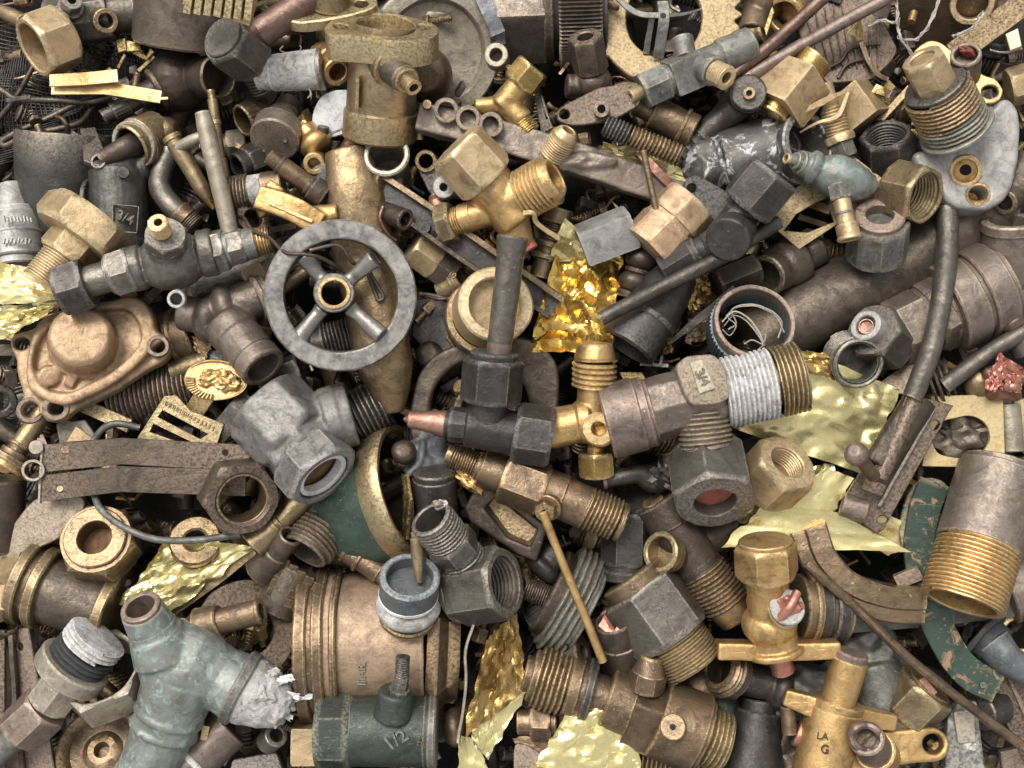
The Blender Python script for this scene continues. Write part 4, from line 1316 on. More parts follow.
T('flange_ring', 'flange', 'large brown cornered flange ring with a wide dark bore in the middle of the heap', 'brown',
  fuse(plate([(409, 414), (416, 376), (436, 352), (494, 334), (538, 340), (560, 366), (558, 424), (534, 470), (482, 486), (432, 476), (411, 446)], 10, 34, [circ(480, 411, 50, 52, 0, 48)], g=(0, -.05), rc=14, ch=2), 'f', vox=1.7, it=2))
T('black_valve', 'valve', 'central black valve with a tall hex nut, upright stem and pointed copper tip', 'black',
  A((513, 236, 100), (497, 364, 84), 'c20,16,14.5:iron=stem c80,14,12.5:iron c20,12.5,12:rosy'), A((494, 352, 84), (490, 402, 76), 'c6,24 h40,31=bonnet_nut', roll=.05),
  A((490, 398, 76), (488, 420, 70), 'c20,19=neck'),
  fuse(A((458, 424, 66), (522, 434, 66), 'c8,16 c50,22', closed=True) + A((489, 402, 70), (489, 426, 68), 'c20,18', closed=True), 'body'),
  A((404, 419, 64), (468, 426, 66), 'c4,2,6:copper=tip c32,8,13:copper=tip c4,13 o16,18=collar'), A((514, 432, 66), (552, 438, 66), 'h40,31=end_nut', roll=.05))
T('elbow_fitting', 'elbow', 'polished tan brass elbow with a threaded flare end standing upright at the heap centre', 'brass',
  A((594, 402, 52), (595, 343, 62), 'c16,17 t28,23 c4,21 c14,21,17', pitch=5),
  fuse(A((546, 430, 50), (592, 420, 52), 'c30,20 c12,22', closed=True) + A((594, 424, 50), (594, 396, 52), 'c30,17', closed=True) + A((600, 428, 44), (600, 430, 61), 'c20,18', closed=True) + A((596, 430, 48), (597, 452, 46), 'c20,9', closed=True), 'body', vox=1.2),
  A((599, 428, 56), (599, 429, 74), 'c8,17:brass=port >7,16'), A((596, 446, 46), (598, 476, 42), 'c6,9 h26,20:gold=plug', roll=.3), A((540, 430, 50), (552, 428, 50), 'c10,19:dark=ring'))
T('pointed_cap', 'cap', 'black rounded conical cap with a red spot beside the gold foil', 'black',
  LA((686, 262, 18), (624, 352, 34), [(0, 0), (3, 12), (14, 21), (36, 26), (66, 29), (68, 30.5), (72, 30.5), (74, 29), (106, 30), (108, 27), (96, 25), (96, 0)], 'cap', n=24, wear=[0, 0, 0, 0, 0, .8, .8, 0, .6, .8, 0, 0]),
  blob((661, 309, 50), 4, 6, 3, .1, 2, 1, 'red_spot', 'redrust'))
T('ribbed_spigot', 'spigot', 'brown ribbed spigot peeping out above the black conical cap', 'umber', A((645, 248, 16), (630, 298, 8), 'b18,17 c4,14 b16,17 c6,15'))
T('brass_sheet', 'sheet', 'folded shiny brass sheet strips beneath the long black handle', 'gold', foil([(684, 274), (708, 272), (712, 300), (690, 316)], 16, 6, 41, 's', 'gold', n=10, fold=4), foil([(676, 288), (690, 284), (672, 352), (660, 356)], 14, 6, 43, 'strip', 'gold', n=12, fold=4),
  foil([(688, 318), (710, 314), (708, 340), (686, 344)], 2, 4, 45, 'strip', 'olive', n=8, fold=3))
T('metal_sliver', 'sliver', 'thin dark pointed sliver crossing the brass sheet strips', 'dark', strip([(736, 290, 26), (700, 318, 26), (668, 344, 20)], 9, 2.5, 'b', radii=[1.3, 1, .4]))
T('steel_clip', 'clip', 'small bright steel spring clip below the black conical cap', 'zinc', strip([(650, 340, 10), (652, 362, 12), (660, 364, 12), (662, 344, 10)], 3, 2, 'c'), strip([(640, 364, 8), (668, 366, 8)], 4, 2, 'foot', smooth=False))
T('brass_chip', 'sheet', 'small brass offcut tucked behind the threaded flare end', 'gold', plate([(620, 372), (642, 372), (652, 388), (628, 390)], 14, 4, g=(-.2, .2)))
T('grooved_ring', 'ring', 'blue-grey ring with a grooved side and white string inside', 'rosy',
  R((752, 327, 46), (755, 321, 58), 41, 36, 'ring', 'rosy'), R((747, 336, 24), (752, 326, 48), 42.5, 36, 'grooved_band', 'knurlblue', sh='k', n=120),
  tube([(722, 322, 46), (734, 312, 50), (748, 318, 50), (758, 330, 48), (764, 342, 46), (766, 334, 48), (764, 346, 44)], .9, 'string', 'string', n=6),
  tube([(724, 326, 44), (734, 316, 46), (746, 321, 48), (756, 332, 48), (763, 344, 46), (758, 350, 44)], .6, 'string', 'string', n=5), tube([(726, 316, 46), (736, 308, 50), (756, 306, 50), (776, 316, 48), (784, 332, 46)], .7, 'string', 'string', n=5), tube([(722, 330, 44), (730, 336, 46), (736, 326, 48), (728, 318, 46), (740, 312, 48)], .6, 'string', 'string', n=5),
  tube([(728, 330, 44), (736, 324, 46), (732, 310, 50), (750, 304, 50), (770, 310, 50), (782, 322, 48), (778, 338, 46)], .8, 'string', 'string', n=6), tube([(744, 344, 44), (752, 340, 46), (762, 344, 46)], .7, 'string', 'string', n=6))
T('jet_nut', 'nut', 'grey hexagonal nut with a round pale collar and small copper-lined bore', 'iron',
  A((892, 346, 8), (872, 330, 38), 'h40,30', roll=.2), A((874, 332, 34), (865, 325, 48), 'c10,16:zinc=collar >10,9'), A((867, 327, 38), (866, 326, 43), 'c4,8:copper=lining >6,3'))
T('green_tube', 'tube', 'grey ribbed tube with a dark green hollow beside the pale gold sheet', 'dark', A((846, 355, 6), (859, 364, 46), 't24,26:iron c6,25:steel >21,40'), R((852, 359, 24), (858, 363.3, 43), 20.6, 19.4, 'lining', 'green'))
T('coupling', 'coupling', 'heavy brown coupling with hex bands behind the grey cable', 'taupe',
  A((892, 334, 4), (946, 308, 4), 'h28,38 c6,33 h20,40', roll=.1), A((940, 311, 4), (1000, 284, 2), 'c4,36 c26,46 c4,43 c24,48 c6,44'))
T('red_brown_plate', 'plate', 'dark reddish-brown bent plate under the grey cable', 'umber', plate([(872, 388), (920, 352), (930, 356), (926, 392), (880, 396)], 12, 6, g=(.2, .3)))
T('coil_spring', 'spring', 'dark coiled spring rings beside the latch and the grey cable', 'umber', *[R((930 + i * 6, 384 - i * 2, 6 - i * 3), (933 + i * 6, 383 - i * 2, 7 - i * 3), 24 - i, 20 - i, 'coil') for i in range(4)])
T('steel_rod', 'rod', 'straight grey rod sloping up to the right edge', 'iron', tube([(944, 386, 18), (990, 352, 28), (1040, 322, 30)], 8.5, 'r'))
T('copper_lump', 'lump', 'torn crumpled pink copper lump at the right edge', 'copper',
  blob((1004, 380, 20), 22, 19, 15, .2, 1.5, 9, 'lump', sub=4), foil([(984, 388), (1000, 352), (1012, 366), (996, 392)], 38, 6, 51, 'torn_flap', 'copperred', n=12, fold=5, th=1.5), foil([(1000, 354), (1024, 368), (1020, 392), (998, 390)], 36, 6, 53, 'torn_flap', 'copperred', n=12, fold=5, th=1.5))
T('olive_ball', 'ball', 'olive brass rounded stub beneath the copper lump', 'olive', fuse(A((962, 386, 0), (990, 378, 4), 'b30,20', closed=True), 'b'))
T('small_elbow', 'elbow', 'small brown elbow at the right edge beside the heavy coupling', 'bronze', fuse(A((1002, 304, 26), (1014, 326, 22), 'c20,12 c10,14', closed=True) + blob((1004, 302, 26), 13, 13, 12, .05), 'e'), A((1016, 328, 22), (1028, 350, 18), 'c20,16:steel=sleeve'))
T('grey_edge_pipe', 'pipe', 'blue-grey pipe end at the right edge below the lipped pipe', 'bluegrey', A((1020, 290, 10), (1050, 330, 10), 'c40,16'))

# ================================================================== fourth band
T('brass_bolt', 'bolt', 'brass eye bolt with a ringed head at the left edge', 'bronze',
  A((46, 408, 14), (4, 468, 34), 'c44,10:olive c4,12 c5,10 c6,14 c8,20 c6,18:brass >9,4', n=30), A((7, 463, 32), (3, 469, 38), 'c6,7:brass=centre'))
T('strap_hinge', 'hinge', 'long dark brown strap hinge of two parallel leaves, bent in the middle', 'umber',
  strip([(43, 458.5, 30), (122, 451, 44), (250, 458, 34)], 27, 4, 'upper_leaf', smooth=False), A((225, 452.5, 34), (225, 452.5, 38.6), 'c5,3.4:soil=hole'),  # leaf is uncut; a dark disc paints the shade of its hole
  strip([(39.5, 488.5, 30), (120, 479, 44), (246, 483, 34)], 26, 4, 'lower_leaf', smooth=False),
  A((65.5, 451, 30), (65.5, 450, 38), 'c6,4:bronze=rivet'), A((60, 490, 30), (60, 489, 37.5), 'c6,3.2:tan=rivet'),
  R((33, 471, 26), (33, 470, 40), 11, 8, 'knuckle', 'pale'), A((36, 448, 24), (36, 447, 38), 'c8,7:pale=knuckle'), strip([(43, 444, 31), (40, 503, 31)], 2.5, 6, 'end_edge', 'pale', smooth=False))
T('wire_ring', 'wire', 'grey-green wire hoop looping behind and below the strap hinge', 'patina', tube([(94, 440, 20), (104, 428, 22), (120, 424, 22), (140, 428, 18)], 3.6, 'w'), tube([(92, 480, 18), (100, 508, 40), (122, 526, 54), (150, 538, 56), (190, 541, 50), (240, 534, 44)], 3.6, 'lower_arc'))
T('flat_lever', 'lever', 'broad pale flat lever with an eye at the lower left edge', 'taupe',
  plate(smooth_poly([(-2, 546), (12, 526), (34, 500), (58, 490), (80, 496), (83, 510), (68, 532), (44, 546), (20, 554), (14, 566), (4, 571), (-4, 562)]), 16, 9, [circ(5, 560, 3.5, 3)], g=(.05, .05)))
T('dark_cylinder', 'cylinder', 'dark brown cylinder at the left edge below the eye bolt', 'umber', A((4, 478, 6), (0, 550, 0), 'c70,22'))
T('edge_ring', 'ring', 'dark ring at the left edge above the eye bolt', 'dark', R((-2, 400, -4), (0, 402, 8), 17, 9))
_tick = []
for i in range(14):
    _tick += strip([(167 + i * 3.6, 401 + i * 2.0, 37), (165.5 + i * 3.6, 405 + i * 2.0, 37)], 1, 2, 'tick', smooth=False)
T('slotted_scale', 'plate', 'brass scale plate with two long slots and fine tick marks', 'olive',
  plate([(137, 438), (164, 396), (176, 395), (190, 410), (224, 424), (216, 446), (200, 446)], 34, 3.5, [[(158, 417), (163, 410), (208, 434), (200, 439)], [(150, 432), (154, 424), (190, 441), (184, 444)]], g=(-.1, .05), ch=.5), _tick)
T('offcut_sheet', 'sheet', 'pink and grey sheet offcuts above the hinge', 'patina', plate([(56, 424), (84, 420), (98, 440), (60, 444)], 10, 3, g=(.2, 0)), plate([(66, 442), (76, 426), (94, 440)], 16, 3, name='pink_flap', mat='cast'))
T('brass_strip', 'strip', 'dull brass strip end behind the pinkish cover plate and hinge', 'olive', strip([(80, 404, 0), (130, 426, 4)], 14, 4, 'b', smooth=False))
T('grey_casting', 'casting', 'big pale grey corroded fitting with a hex collar and rusty white-rimmed mouth', 'corroded',
  fuse(A((262, 402, 36), (298, 440, 44), 'h60,46', closed=True) + A((296, 430, 36), (352, 414, 28), 'c30,30 c14,34 c12,32', closed=True) + A((286, 430, 40), (308, 457, 53), 'c20,38 h26,40', closed=True), 'body', vox=1.6),
  A((305, 455, 52), (325, 478, 66), 'h14,41:corroded=mouth >29,18', roll=.4), R((317, 468.5, 60), (323.5, 476, 64.6), 28.4, 22.5, 'seal', 'white'), R((315.5, 467, 59), (317.5, 469.2, 60.5), 28, 24, 'seal', 'bluegrey'), A((312, 463, 57.2), (315, 466.5, 59.2), 'c6,28:rustfloor=rust'))
T('grooved_end', 'bush', 'dark grooved bush against the far end of the grey corroded fitting', 'dark', A((352, 420, 4), (384, 402, 0), 't30,25'))
T('open_nut', 'nut', 'open hex nut with a brassy bore lying on the end of the strap hinge', 'bronze',
  R((236, 492, 36), (243, 500, 62), 40, 26, 'nut', 'umber', sh=6), R((236, 492, 35), (242.5, 499.5, 60), 27, 23.5, 'bore', 'bronze'))
T('dark_bar', 'bar', 'curved dark bar passing behind the grey corroded fitting', 'dark', strip([(208, 446, 20), (222, 430, 24), (240, 410, 22), (250, 398, 16)], 22, 8, 'b'))
T('brass_pipe', 'pipe', 'straight dull brass pipe sloping under the grey fitting beside the green bell', 'olive', A((362, 446, 4), (252, 546, 30), 'c60,10 c30,12 c4,14 c26,15'))
T('green_bell', 'bell', 'dark green bell-shaped housing with a wide polished brass rim', 'green',
  LA((302, 524, -44), (424, 487, 4), [(0, 0), (0, 36), (6, 42), (44, 56), (86, 64), (106, 66)], 'bell', 'bellgreen', n=72),
  LA((302, 524, -44), (424, 487, 4), [(105, 66.4), (120, 69), (128, 68.5), (130, 67), (129, 62), (118, 60)], 'rim', 'olive', n=72, wear=[0, .5, 1, 1, .6, 0]),
  LA((302, 524, -44), (424, 487, 4), [(119, 60.2), (108, 57), (76, 52), (44, 44), (22, 30), (22, 0)], 'inside', 'umber', n=72))
T('brass_shim', 'shim', 'thin brass shim standing on edge inside the green bell mouth', 'gold', plate([(401, 474), (406, 474), (410, 500), (406, 540), (401, 536), (403, 505)], 40, 3, g=(2.2, 0)))
T('copper_ball', 'bolt', 'dark round bolt head beside the brass rim of the green bell', 'umber', fuse(A((404, 456, 14), (404, 450, 36), 'c10,10 b14,13', closed=True), 'b'))
T('blotched_casting', 'casting', 'blue-grey blotched casting fragment under the copper tip', 'bluegrey', fuse(blob((430, 458, 16), 26, 24, 14, .25, 2, 3) + tube([(424, 440, 26), (420, 462, 30), (408, 476, 28)], 4, 'x'), 'c'))
T('smooth_bush', 'bush', 'dark smooth bush standing behind the crusted hex nipple', 'dark', A((437, 524, 20), (434, 470, 40), 'c46,22 c6,21', None))
T('hex_nipple', 'nipple', 'grey threaded hex nipple with a crusted mouth and a red patch', 'iron',
  A((430, 518, 82), (472, 570, 40), '<17 c5,22 t22,23 h18,26 t22,23', roll=.2), blob((440, 505, 78), 8, 5, 3, .2, 2, 1, 'crust', 'tape'), blob((438, 504.5, 80), 6, 3.6, 2.5, .2, 2, 3, 'red_patch', 'rosy'))
T('needle_valve', 'valve', 'long bronze needle valve with threads at both ends below the black valve', 'bronze',
  A((447, 453, 38), (510, 478, 40), '<6,3 c5,10:olive t26,13 c4,15 c30,20', None), A((503, 475, 42), (545, 491, 44), 'h36,28', roll=.15), A((540, 489, 42), (624, 523, 44), 'c24,24 c6,22 c20,22 t32,22 c6,20', pitch=4.2),
  A((550, 504, 56), (544, 513, 74), 'c8,14 h8,11=screw >3', None))
T('yellow_chip', 'chip', 'rough yellow brass chip beside the needle valve', 'brass', blob((468, 481, 40), 15, 6, 6, .4, 2.5, 4, 'c', rot=-.75))
T('bracket_shoe', 'bracket', 'dark brown hollow triangular bracket below the needle valve', 'umber',
  fuse(plate([(464, 508), (477, 484), (502, 487), (547, 528), (536, 562), (518, 556), (470, 522)], 36, 26, [[(484, 508), (496, 497), (537, 530), (529, 547), (508, 538)]], g=(.1, -.1), ch=2), 'channel', vox=1.5, it=2), strip([(488, 506, 10), (530, 540, 12)], 26, 6, 'floor', 'bronze', smooth=False))
T('union_tee', 'tee', 'big brown tee with a ring collar, taped thread and stamped square pad', 'rosy',
  A((605, 423, 60), (652, 410, 62), 'c40,37,38=collar c10,36 c4,32', n=48), fuse(A((645, 412, 60), (720, 392, 62), 'o80,33', closed=True) + A((700, 395, 62), (704, 432, 62), 'c40,27', closed=True) + A((712, 394, 60), (732, 390, 60), 'c20,30', closed=True), 'body', 'taupe', vox=1.5),
  plate([(676, 366), (686, 356), (714, 354), (724, 366), (730, 398), (718, 404), (692, 406), (684, 392)], 100, 12, g=(-.1, .1), name='pad', mat='taupe', rc=6),
  plate([(690, 362), (702, 359), (716, 388), (700, 394)], 102.5, 3, g=(-.1, .1), name='name_panel', mat='pale', rc=1), text('3/4', (702, 377, 103.5), 14, -1.1, (.1, 0, 1), 1.2, 'raised_mark', 'taupe'),
  A((722, 394, 62), (802, 376, 64), 't52,36:tape=taped_thread t28,36:olive=bare_thread >24', pitch=5, n=48), A((702, 412, 66), (707, 449, 66), 't30,27:taupe=threaded_end c4,25:rosy', pitch=4.6))
T('union_cap_nut', 'nut', 'large dark hex cap with a red-lined mouth hanging below the brown tee', 'iron',
  A((706, 450, 40), (715, 503, 84), 'c8,36 h58,44 >21,20', roll=.25), A((712.5, 489, 71), (713, 492, 73.6), 'c3,20.5:redrust=lining'))
T('lead_tube', 'tube', 'twisted dark lead tube with a pinched pink end below the brown collar', 'dark',
  tube([(604, 482, 42), (620, 477, 42), (638, 474, 40), (652, 480, 36), (664, 478, 32), (668, 456, 26)], 10, 'tube', radii=[.75, .85, 1, 1.3, 1.2, 1], bore=(.6, 0)), blob((660, 476, 36), 15, 13, 12, .4, 2.2, 8, 'crimp'), A((603, 482, 42), (607, 481, 42), 'c4,8:copper=pink_end'))
T('threaded_stub', 'stub', 'bronze threaded stub left of the large red-lined cap', 'bronze', A((652, 500, 30), (668, 528, 20), 'c6,12 t26,14'))
T('black_block', 'block', 'plain black square block deep below the lead tube', 'black', A((628, 520, 2), (660, 500, 0), 's40,28', roll=.2))
T('gold_foil', 'foil', 'broad crinkled pale gold sheet right of the tee, beside the latch', 'foil',
  foil([(722, 424), (806, 350), (900, 390), (866, 476)], 26, 8, 61, 'sheet', n=34, fold=9), foil([(794, 350), (836, 355), (834, 380), (796, 370)], 32, 3, 63, 'folded_corner', 'gold', n=10, fold=3))
T('gold_foil', 'foil', 'folded pale gold sheet with sharp straight creases below the tan open nut', 'foil',
  foil([(716, 520), (800, 470), (836, 462), (824, 534)], 20, 5, 71, 'sheet', n=14, fold=5), foil([(778, 508), (826, 468), (854, 478), (822, 532)], 34, 2, 73, 'flap', n=6, fold=2), foil([(722, 548), (762, 506), (836, 512), (910, 551)], 34, 3, 75, 'lower_flap', n=12, fold=5),
  foil([(832, 520), (856, 500), (936, 536), (888, 556)], 18, 3, 77, 'corner', n=8, fold=3))
T('tan_nut', 'nut', 'chunky tan hex nut with a threaded bore lying on the gold sheet', 'tan', A((764, 486, 28), (788, 462, 58), 'h44,35 >18t,26', roll=.3))
T('latch', 'latch', 'rusty brown sliding latch with a ball knob on its bolt', 'umber',
  plate([(905, 402), (918, 396), (954, 406), (948, 414), (884, 530), (878, 534), (842, 508), (846, 496)], 44, 5, [circ(935, 425, 5, 5), circ(883, 520, 5.5, 4)], g=(.05, 0), name='plate'),
  fuse(tube([(922, 398, 50), (878, 466, 50)], 17, 'x', smooth=False, squash=.7), 'bolt_channel', 'umber', vox=1.6),
  tube([(916, 396, 56), (880, 478, 54)], 9, 'bolt', 'umber', smooth=False), strip([(934, 408, 50), (878, 506, 50)], 3, 6, 'ridge', 'patina', smooth=False),
  A((874, 476, 60), (854, 452, 88), 'c20,7 c5,8=stem', 'bronze'), fuse(A((860, 458, 80), (853, 450, 96), 'b18,12.5', closed=True), 'knob', 'rosy', vox=1),
  strip([(866, 484, 58), (882, 490, 56)], 12, 10, 'stop', 'umber', smooth=False), R((842, 504, 44), (866, 512, 48), 12, 8, 'keeper', 'rosy'))
T('cutout_board', 'board', 'square yellow board with a ragged dark hole beside the latch', 'board',
  plate([(932, 396), (1003, 394), (1005, 468), (922, 466)], 16, 5, [smooth_poly([(932, 440), (938, 424), (956, 418), (972, 416), (986, 424), (990, 440), (980, 454), (960, 458), (940, 454)])], g=(0, .05), ch=.6))
T('rough_lump', 'lump', 'rough brown lump filling the hole of the yellow board', 'brown', blob((962, 438, -2), 32, 24, 16, .3, 2.4, 7, 'l', sub=4))
T('edge_bush', 'bush', 'pale worn bush at the right edge beside the yellow board', 'pale', A((1008, 404, 0), (1012, 452, 4), 'c50,12'))
T('edge_plate', 'plate', 'tan plate corner at the right edge beside the worn bush', 'tan', plate([(1014, 400), (1040, 396), (1040, 440), (1018, 444)], 6, 6))

# ================================================================== fifth band
T('bored_nut', 'nut', 'heavy bronze hex nut with a rust-dark bore above the grooved bearing shell', 'bronze',
  A((106, 550, 8), (94, 537, 44), 'h40,40 c5,31:bronze=face >17,34', roll=.1), A((100.5, 544, 18), (99.6, 543, 21), 'c4,16.6:rustfloor=rust'))
T('bearing_shell', 'bearing', 'bronze bearing shell with bright flanges below the rust-bored nut', 'bronze',
  A((24, 580, 2), (116, 611, 6), 'c9,44:olive=flange c5,37 c9,42:olive=flange c46,34:brown=waist c9,41:olive=flange', n=64))
T('brass_block', 'block', 'tan brass block with a round boss at the left edge', 'tan', A((-16, 592, 4), (34, 572, 6), 's50,36', roll=.3), A((6, 598, 20), (4, 597, 38), 'c14,13:cast=boss'))
T('channel_plate', 'channel', 'brown angled channel plate with a small hole in the lower left corner', 'rosy',
  plate([(-10, 634), (28, 627), (36, 670), (56, 780), (-10, 780)], 16, 5, [circ(20, 647, 3, 4)], g=(.2, 0), name='face'), strip([(12, 634, 22), (16, 700, 20), (26, 790, 18)], 5, 9, 'rib', 'brown'), strip([(-2, 630, 24), (-2, 790, 22)], 16, 6, 'edge', 'umber', smooth=False))
T('tube_mouth', 'tube', 'dark open tube mouth at the left edge above the channel plate', 'umber', A((-6, 640, 6), (4, 622, 22), 'c20,15 >12'))
T('gold_foil', 'foil', 'dark gold crumpled foil with a straight folded lower edge, under the wire hoop', 'foil',
  foil([(118, 604), (168, 538), (256, 546), (168, 616)], 12, 11, 81, 'sheet', 'foil', n=30, fold=10), strip([(166, 616, 10), (206, 588, 14), (254, 550, 14)], 10, 1.5, 'folded_edge', 'olive'))
T('rusty_washer', 'washer', 'thick rusty brown washer behind the wire hoop', 'bronze', R((196, 544, 4), (195, 540, 14), 26, 11))
T('verdigris_elbow', 'elbow', 'large green-blue corroded tap elbow with an open neck and taped end', 'verdi',
  fuse(A((151, 625, 67), (166, 654, 56), 'c12,25 c40,27,34', closed=True) + blob((186, 664, 46), 48, 44, 40, .04) + A((184, 674, 46), (146, 776, 38), 'c50,40,34 c6,36 c14,33 c5,35 c60,31', closed=True) +
       A((190, 662, 46), (244, 690, 46), 'c40,38,31 c30,31,36', closed=True), 'body', vox=1.6), A((153, 630, 64), (140, 606, 84), 'c30,25,21:verdi=neck c4,20:rosy >14.5,28'),
  A((236, 685, 46), (246, 690, 46), 'c8,38:patina=collar'), fuse(A((240, 687, 46), (284, 707, 44), 'c14,35,34 c16,33,29 c12,28,22', closed=True) + blob((262, 694, 62), 16, 12, 16, .4, 2.6, 3) + blob((276, 710, 54), 12, 14, 14, .4, 2.6, 4) + blob((268, 680, 54), 12, 9, 14, .4, 2.6, 6) + blob((284, 700, 48), 10, 12, 14, .5, 2.6, 7), 'tape', 'tape', vox=1.3, it=2),
  *[foil([(x, y), (x + dx, y + dy), (x + dx + ex, y + dy + ey), (x + ex, y + ey)], z, 2.5, 300 + i, 'frayed_tape', 'white', n=7, fold=4, th=.5, ragged=3)
    for i, (x, y, dx, dy, ex, ey, z) in enumerate([(272, 678, 20, -4, 3, 7, 62), (280, 690, 20, 4, -2, 6, 56), (274, 708, 20, 8, -5, 5, 54), (284, 700, 28, -6, 0, 4, 50), (262, 700, 16, 14, -6, 4, 66), (264, 674, 12, -8, 4, 5, 64)])])
T('union_spigot', 'spigot', 'grey-green spigot with hex nut, broad flange and dark rubber-wound thread', 'patina',
  A((-22, 772, 42), (47, 706, 50), 'c50,12,13=stem c3,14 h36,26:rosy=hex_nut', roll=.15), A((43, 710, 50), (72, 672, 56), 'c6,15 h26,24:pale c3,20', roll=.3), A((67, 675, 56), (77, 662, 58), 'c12,37:pale=flange'), A((75, 664, 56), (98, 636, 58), 't20,31:rubber=wound_thread t14,31:tape', pitch=5.5))
T('pale_hex_ring', 'nut', 'wide pale worn hex ring nut under the spigot and the corroded elbow', 'pale', R((112, 686, 16), (98, 668, 42), 47, 37, sh=6, n=36))
T('dished_disc', 'disc', 'tan dished disc with a centre hole at the bottom left', 'bronze',
  LA((108, 756, 0), (99, 747, 26), [(0, 0), (0, 42), (14, 44), (26, 44), (28, 41), (26, 36), (20, 32), (18, 20), (22, 14), (22, 8), (10, 7), (10, 0)], 'disc', n=56, wear=[0, 0, .3, .5, 1, .4, 0, 0, .4, .6, 0, 0]))
T('crusted_socket', 'socket', 'crusted brown socket with white scale at the bottom edge', 'taupe', A((228, 726, 4), (176, 776, 22), 'c40,25 c6,28:tape=scale c14,27 c4,24', None), strip([(206, 726, 32), (203, 740, 32)], 7, 2, 'brass_flake', 'brass', smooth=False))
T('reducer_tube', 'tube', 'bronze stepped tube with a round bore beside the dark flat washer', 'bronze', A((186, 630, 36), (262, 611, 44), 'c12,10,17 c26,19,17 c40,13 c4,14 >8'))
T('flat_washer', 'washer', 'large thin dark flat washer below the splined block', 'umber', R((246, 630, 22), (247, 629, 26), 50, 27, n=72, ch=.5))
_sp = []
for i in range(5):
    _sp += A((268 + i * 9, 596 + i * 5, 18), (286 + i * 8, 558 + i * 6, 18), 's8,6 c1.5,3.5 s8,6 c1.5,3.5 s8,6 c1.5,3.5 s8,6', 'bronze', roll=.4)
for p in _sp:
    p.n = 'spline'
T('splined_block', 'gear', 'brown splined gear segment standing between washer and bronze barrel', 'brown', A((276, 612, 2), (298, 566, 2), 'c50,22=core'), _sp)
T('small_screw', 'screw', 'small round screw head near the corroded elbow', 'olive', A((218, 640, 16), (230, 645, 26), 'c12,8 c5,9'))
T('spout_tube', 'tube', 'dark tapered tube with a small round mouth beside the grooved ring', 'brown', A((262, 572, 8), (291, 535, 38), 'c30,18,13 c24,12 >9'))
T('threaded_collar', 'collar', 'grey-brown threaded collar with an open mouth beside the green bell', 'brown', A((324, 526, 8), (304, 553, 26), 't22,27 c4,24 >20'))
T('ringed_spigot', 'spigot', 'dark bronze ringed spigot between the green bell and the big barrel', 'bronze', A((334, 540, 8), (386, 576, 12), 'c12,13 c4,15 c10,13 c4,15 c20,12 c6,10 >7'))
T('bronze_barrel', 'barrel', 'large pinkish bronze barrel with ringed flange and hexagonal end', 'barrel',
  A((306, 643, -24), (346, 642, -24), 'c9,80:bronze=flange c3,76:bronze c8,79:bronze=flange c4,74 c5,77:bronze=flange', n=72),
  A((344, 642, -24), (428, 642, -24), 'c80,69=body', n=72), A((427, 642, -24), (459, 643, -26), 'h32,74,62:bronze=hex_end', n=72, roll=0),
  text('IIIAR', (362, 674, 45), 12, 1.57, (0, .25, 1), 1.6, 'raised_mark', 'pale'))
T('taped_port', 'port', 'round port ring wrapped in white plaster tape on top of the bronze barrel', 'patina',
  A((408, 618, 38), (409, 592, 62), 'c8,29:bronze b30,33:tape=tape c6,30:white', n=40), A((409, 594, 60), (410, 576, 78), 'c18,30:bluegrey=ring >23,15', n=40))
T('brass_needle', 'needle', 'tarnished brass needle standing in the taped port ring', 'olive', A((416, 532, 74), (419, 582, 72), 'c6,5 c20,6.5 c24,6,4'))
T('grey_nut', 'nut', 'large grey hex nut with a wide threaded opening facing sideways', 'iron', A((456, 590, 26), (506, 582, 54), 'c6,34 h44,38 >26t,36', roll=.1))
T('thin_rod', 'rod', 'thin straight brass rod leaning across the dark ribbed disc', 'brass', A((542, 512, 76), (603, 662, 66), 'c150,4.4'))
T('ribbed_disc', 'disc', 'dark patinated ribbed disc on edge behind the thin brass rod', 'patina',
  A((548, 590, -4), (586, 610, -4), 'c8,44:umber t20,56 c4,50', n=56, pitch=6), A((526, 588, 10), (556, 600, 14), 't30,12:umber=stud'), A((532, 622, 0), (552, 606, 8), 'k24,14:black=knurled_stud'))
T('smooth_bolt', 'bolt', 'black smooth bolt head between the bracket and the grey hex nut', 'black', fuse(A((556, 552, 6), (536, 574, 12), 'c20,16 b24,22', closed=True), 'k'))
T('square_nut', 'nut', 'dark bluish square-sided nut left of the eye bushing', 'black', A((628, 512, 12), (626, 580, 12), 'h50,26 c4,22 c10,24', roll=.0))
T('service_valve', 'valve', 'brown service valve with a brass-lipped eye and a broken threaded end', 'umber',
  A((658, 500, 26), (700, 568, 28), 'c30,26 c50,24'), A((696, 562, 28), (738, 620, 30), 'c8,24 t30,25:bronze c12,22,18:olive >12', pitch=4.6), A((684, 556, 26), (659, 552, 54), 'c24,18 c8,20:olive c10,21:olive=eye >15,18'),
  plate([(728, 604), (750, 604), (750, 626), (742, 612)], 40, 2, name='torn_lip', mat='olive'), A((700, 540, 16), (734, 528, 10), 'c30,20'))
T('hex_coupling', 'coupling', 'large dark grey hex coupling with a brass threaded end', 'iron', A((630, 576, 34), (674, 638, 42), 'c14,34:bronze=lip h10,44:iron h56,44:iron', roll=.24), A((670, 632, 40), (694, 666, 42), 't32,33:olive', pitch=3.4))
T('torn_tube', 'tube', 'dark copper tube torn open in a zigzag with a red inside', 'umber', A((634, 674, 14), (613, 620, 46), 'c40,25,23 c20,22,19 >16,20'), A((615, 624, 34), (614, 623, 38), 'c3,17:redrust=lining'), plate([(598, 626), (604, 618), (610, 628), (614, 632), (620, 618), (628, 612), (630, 624), (616, 642)], 50, 2, name='torn_lip', mat='copper', g=(0, .4)))
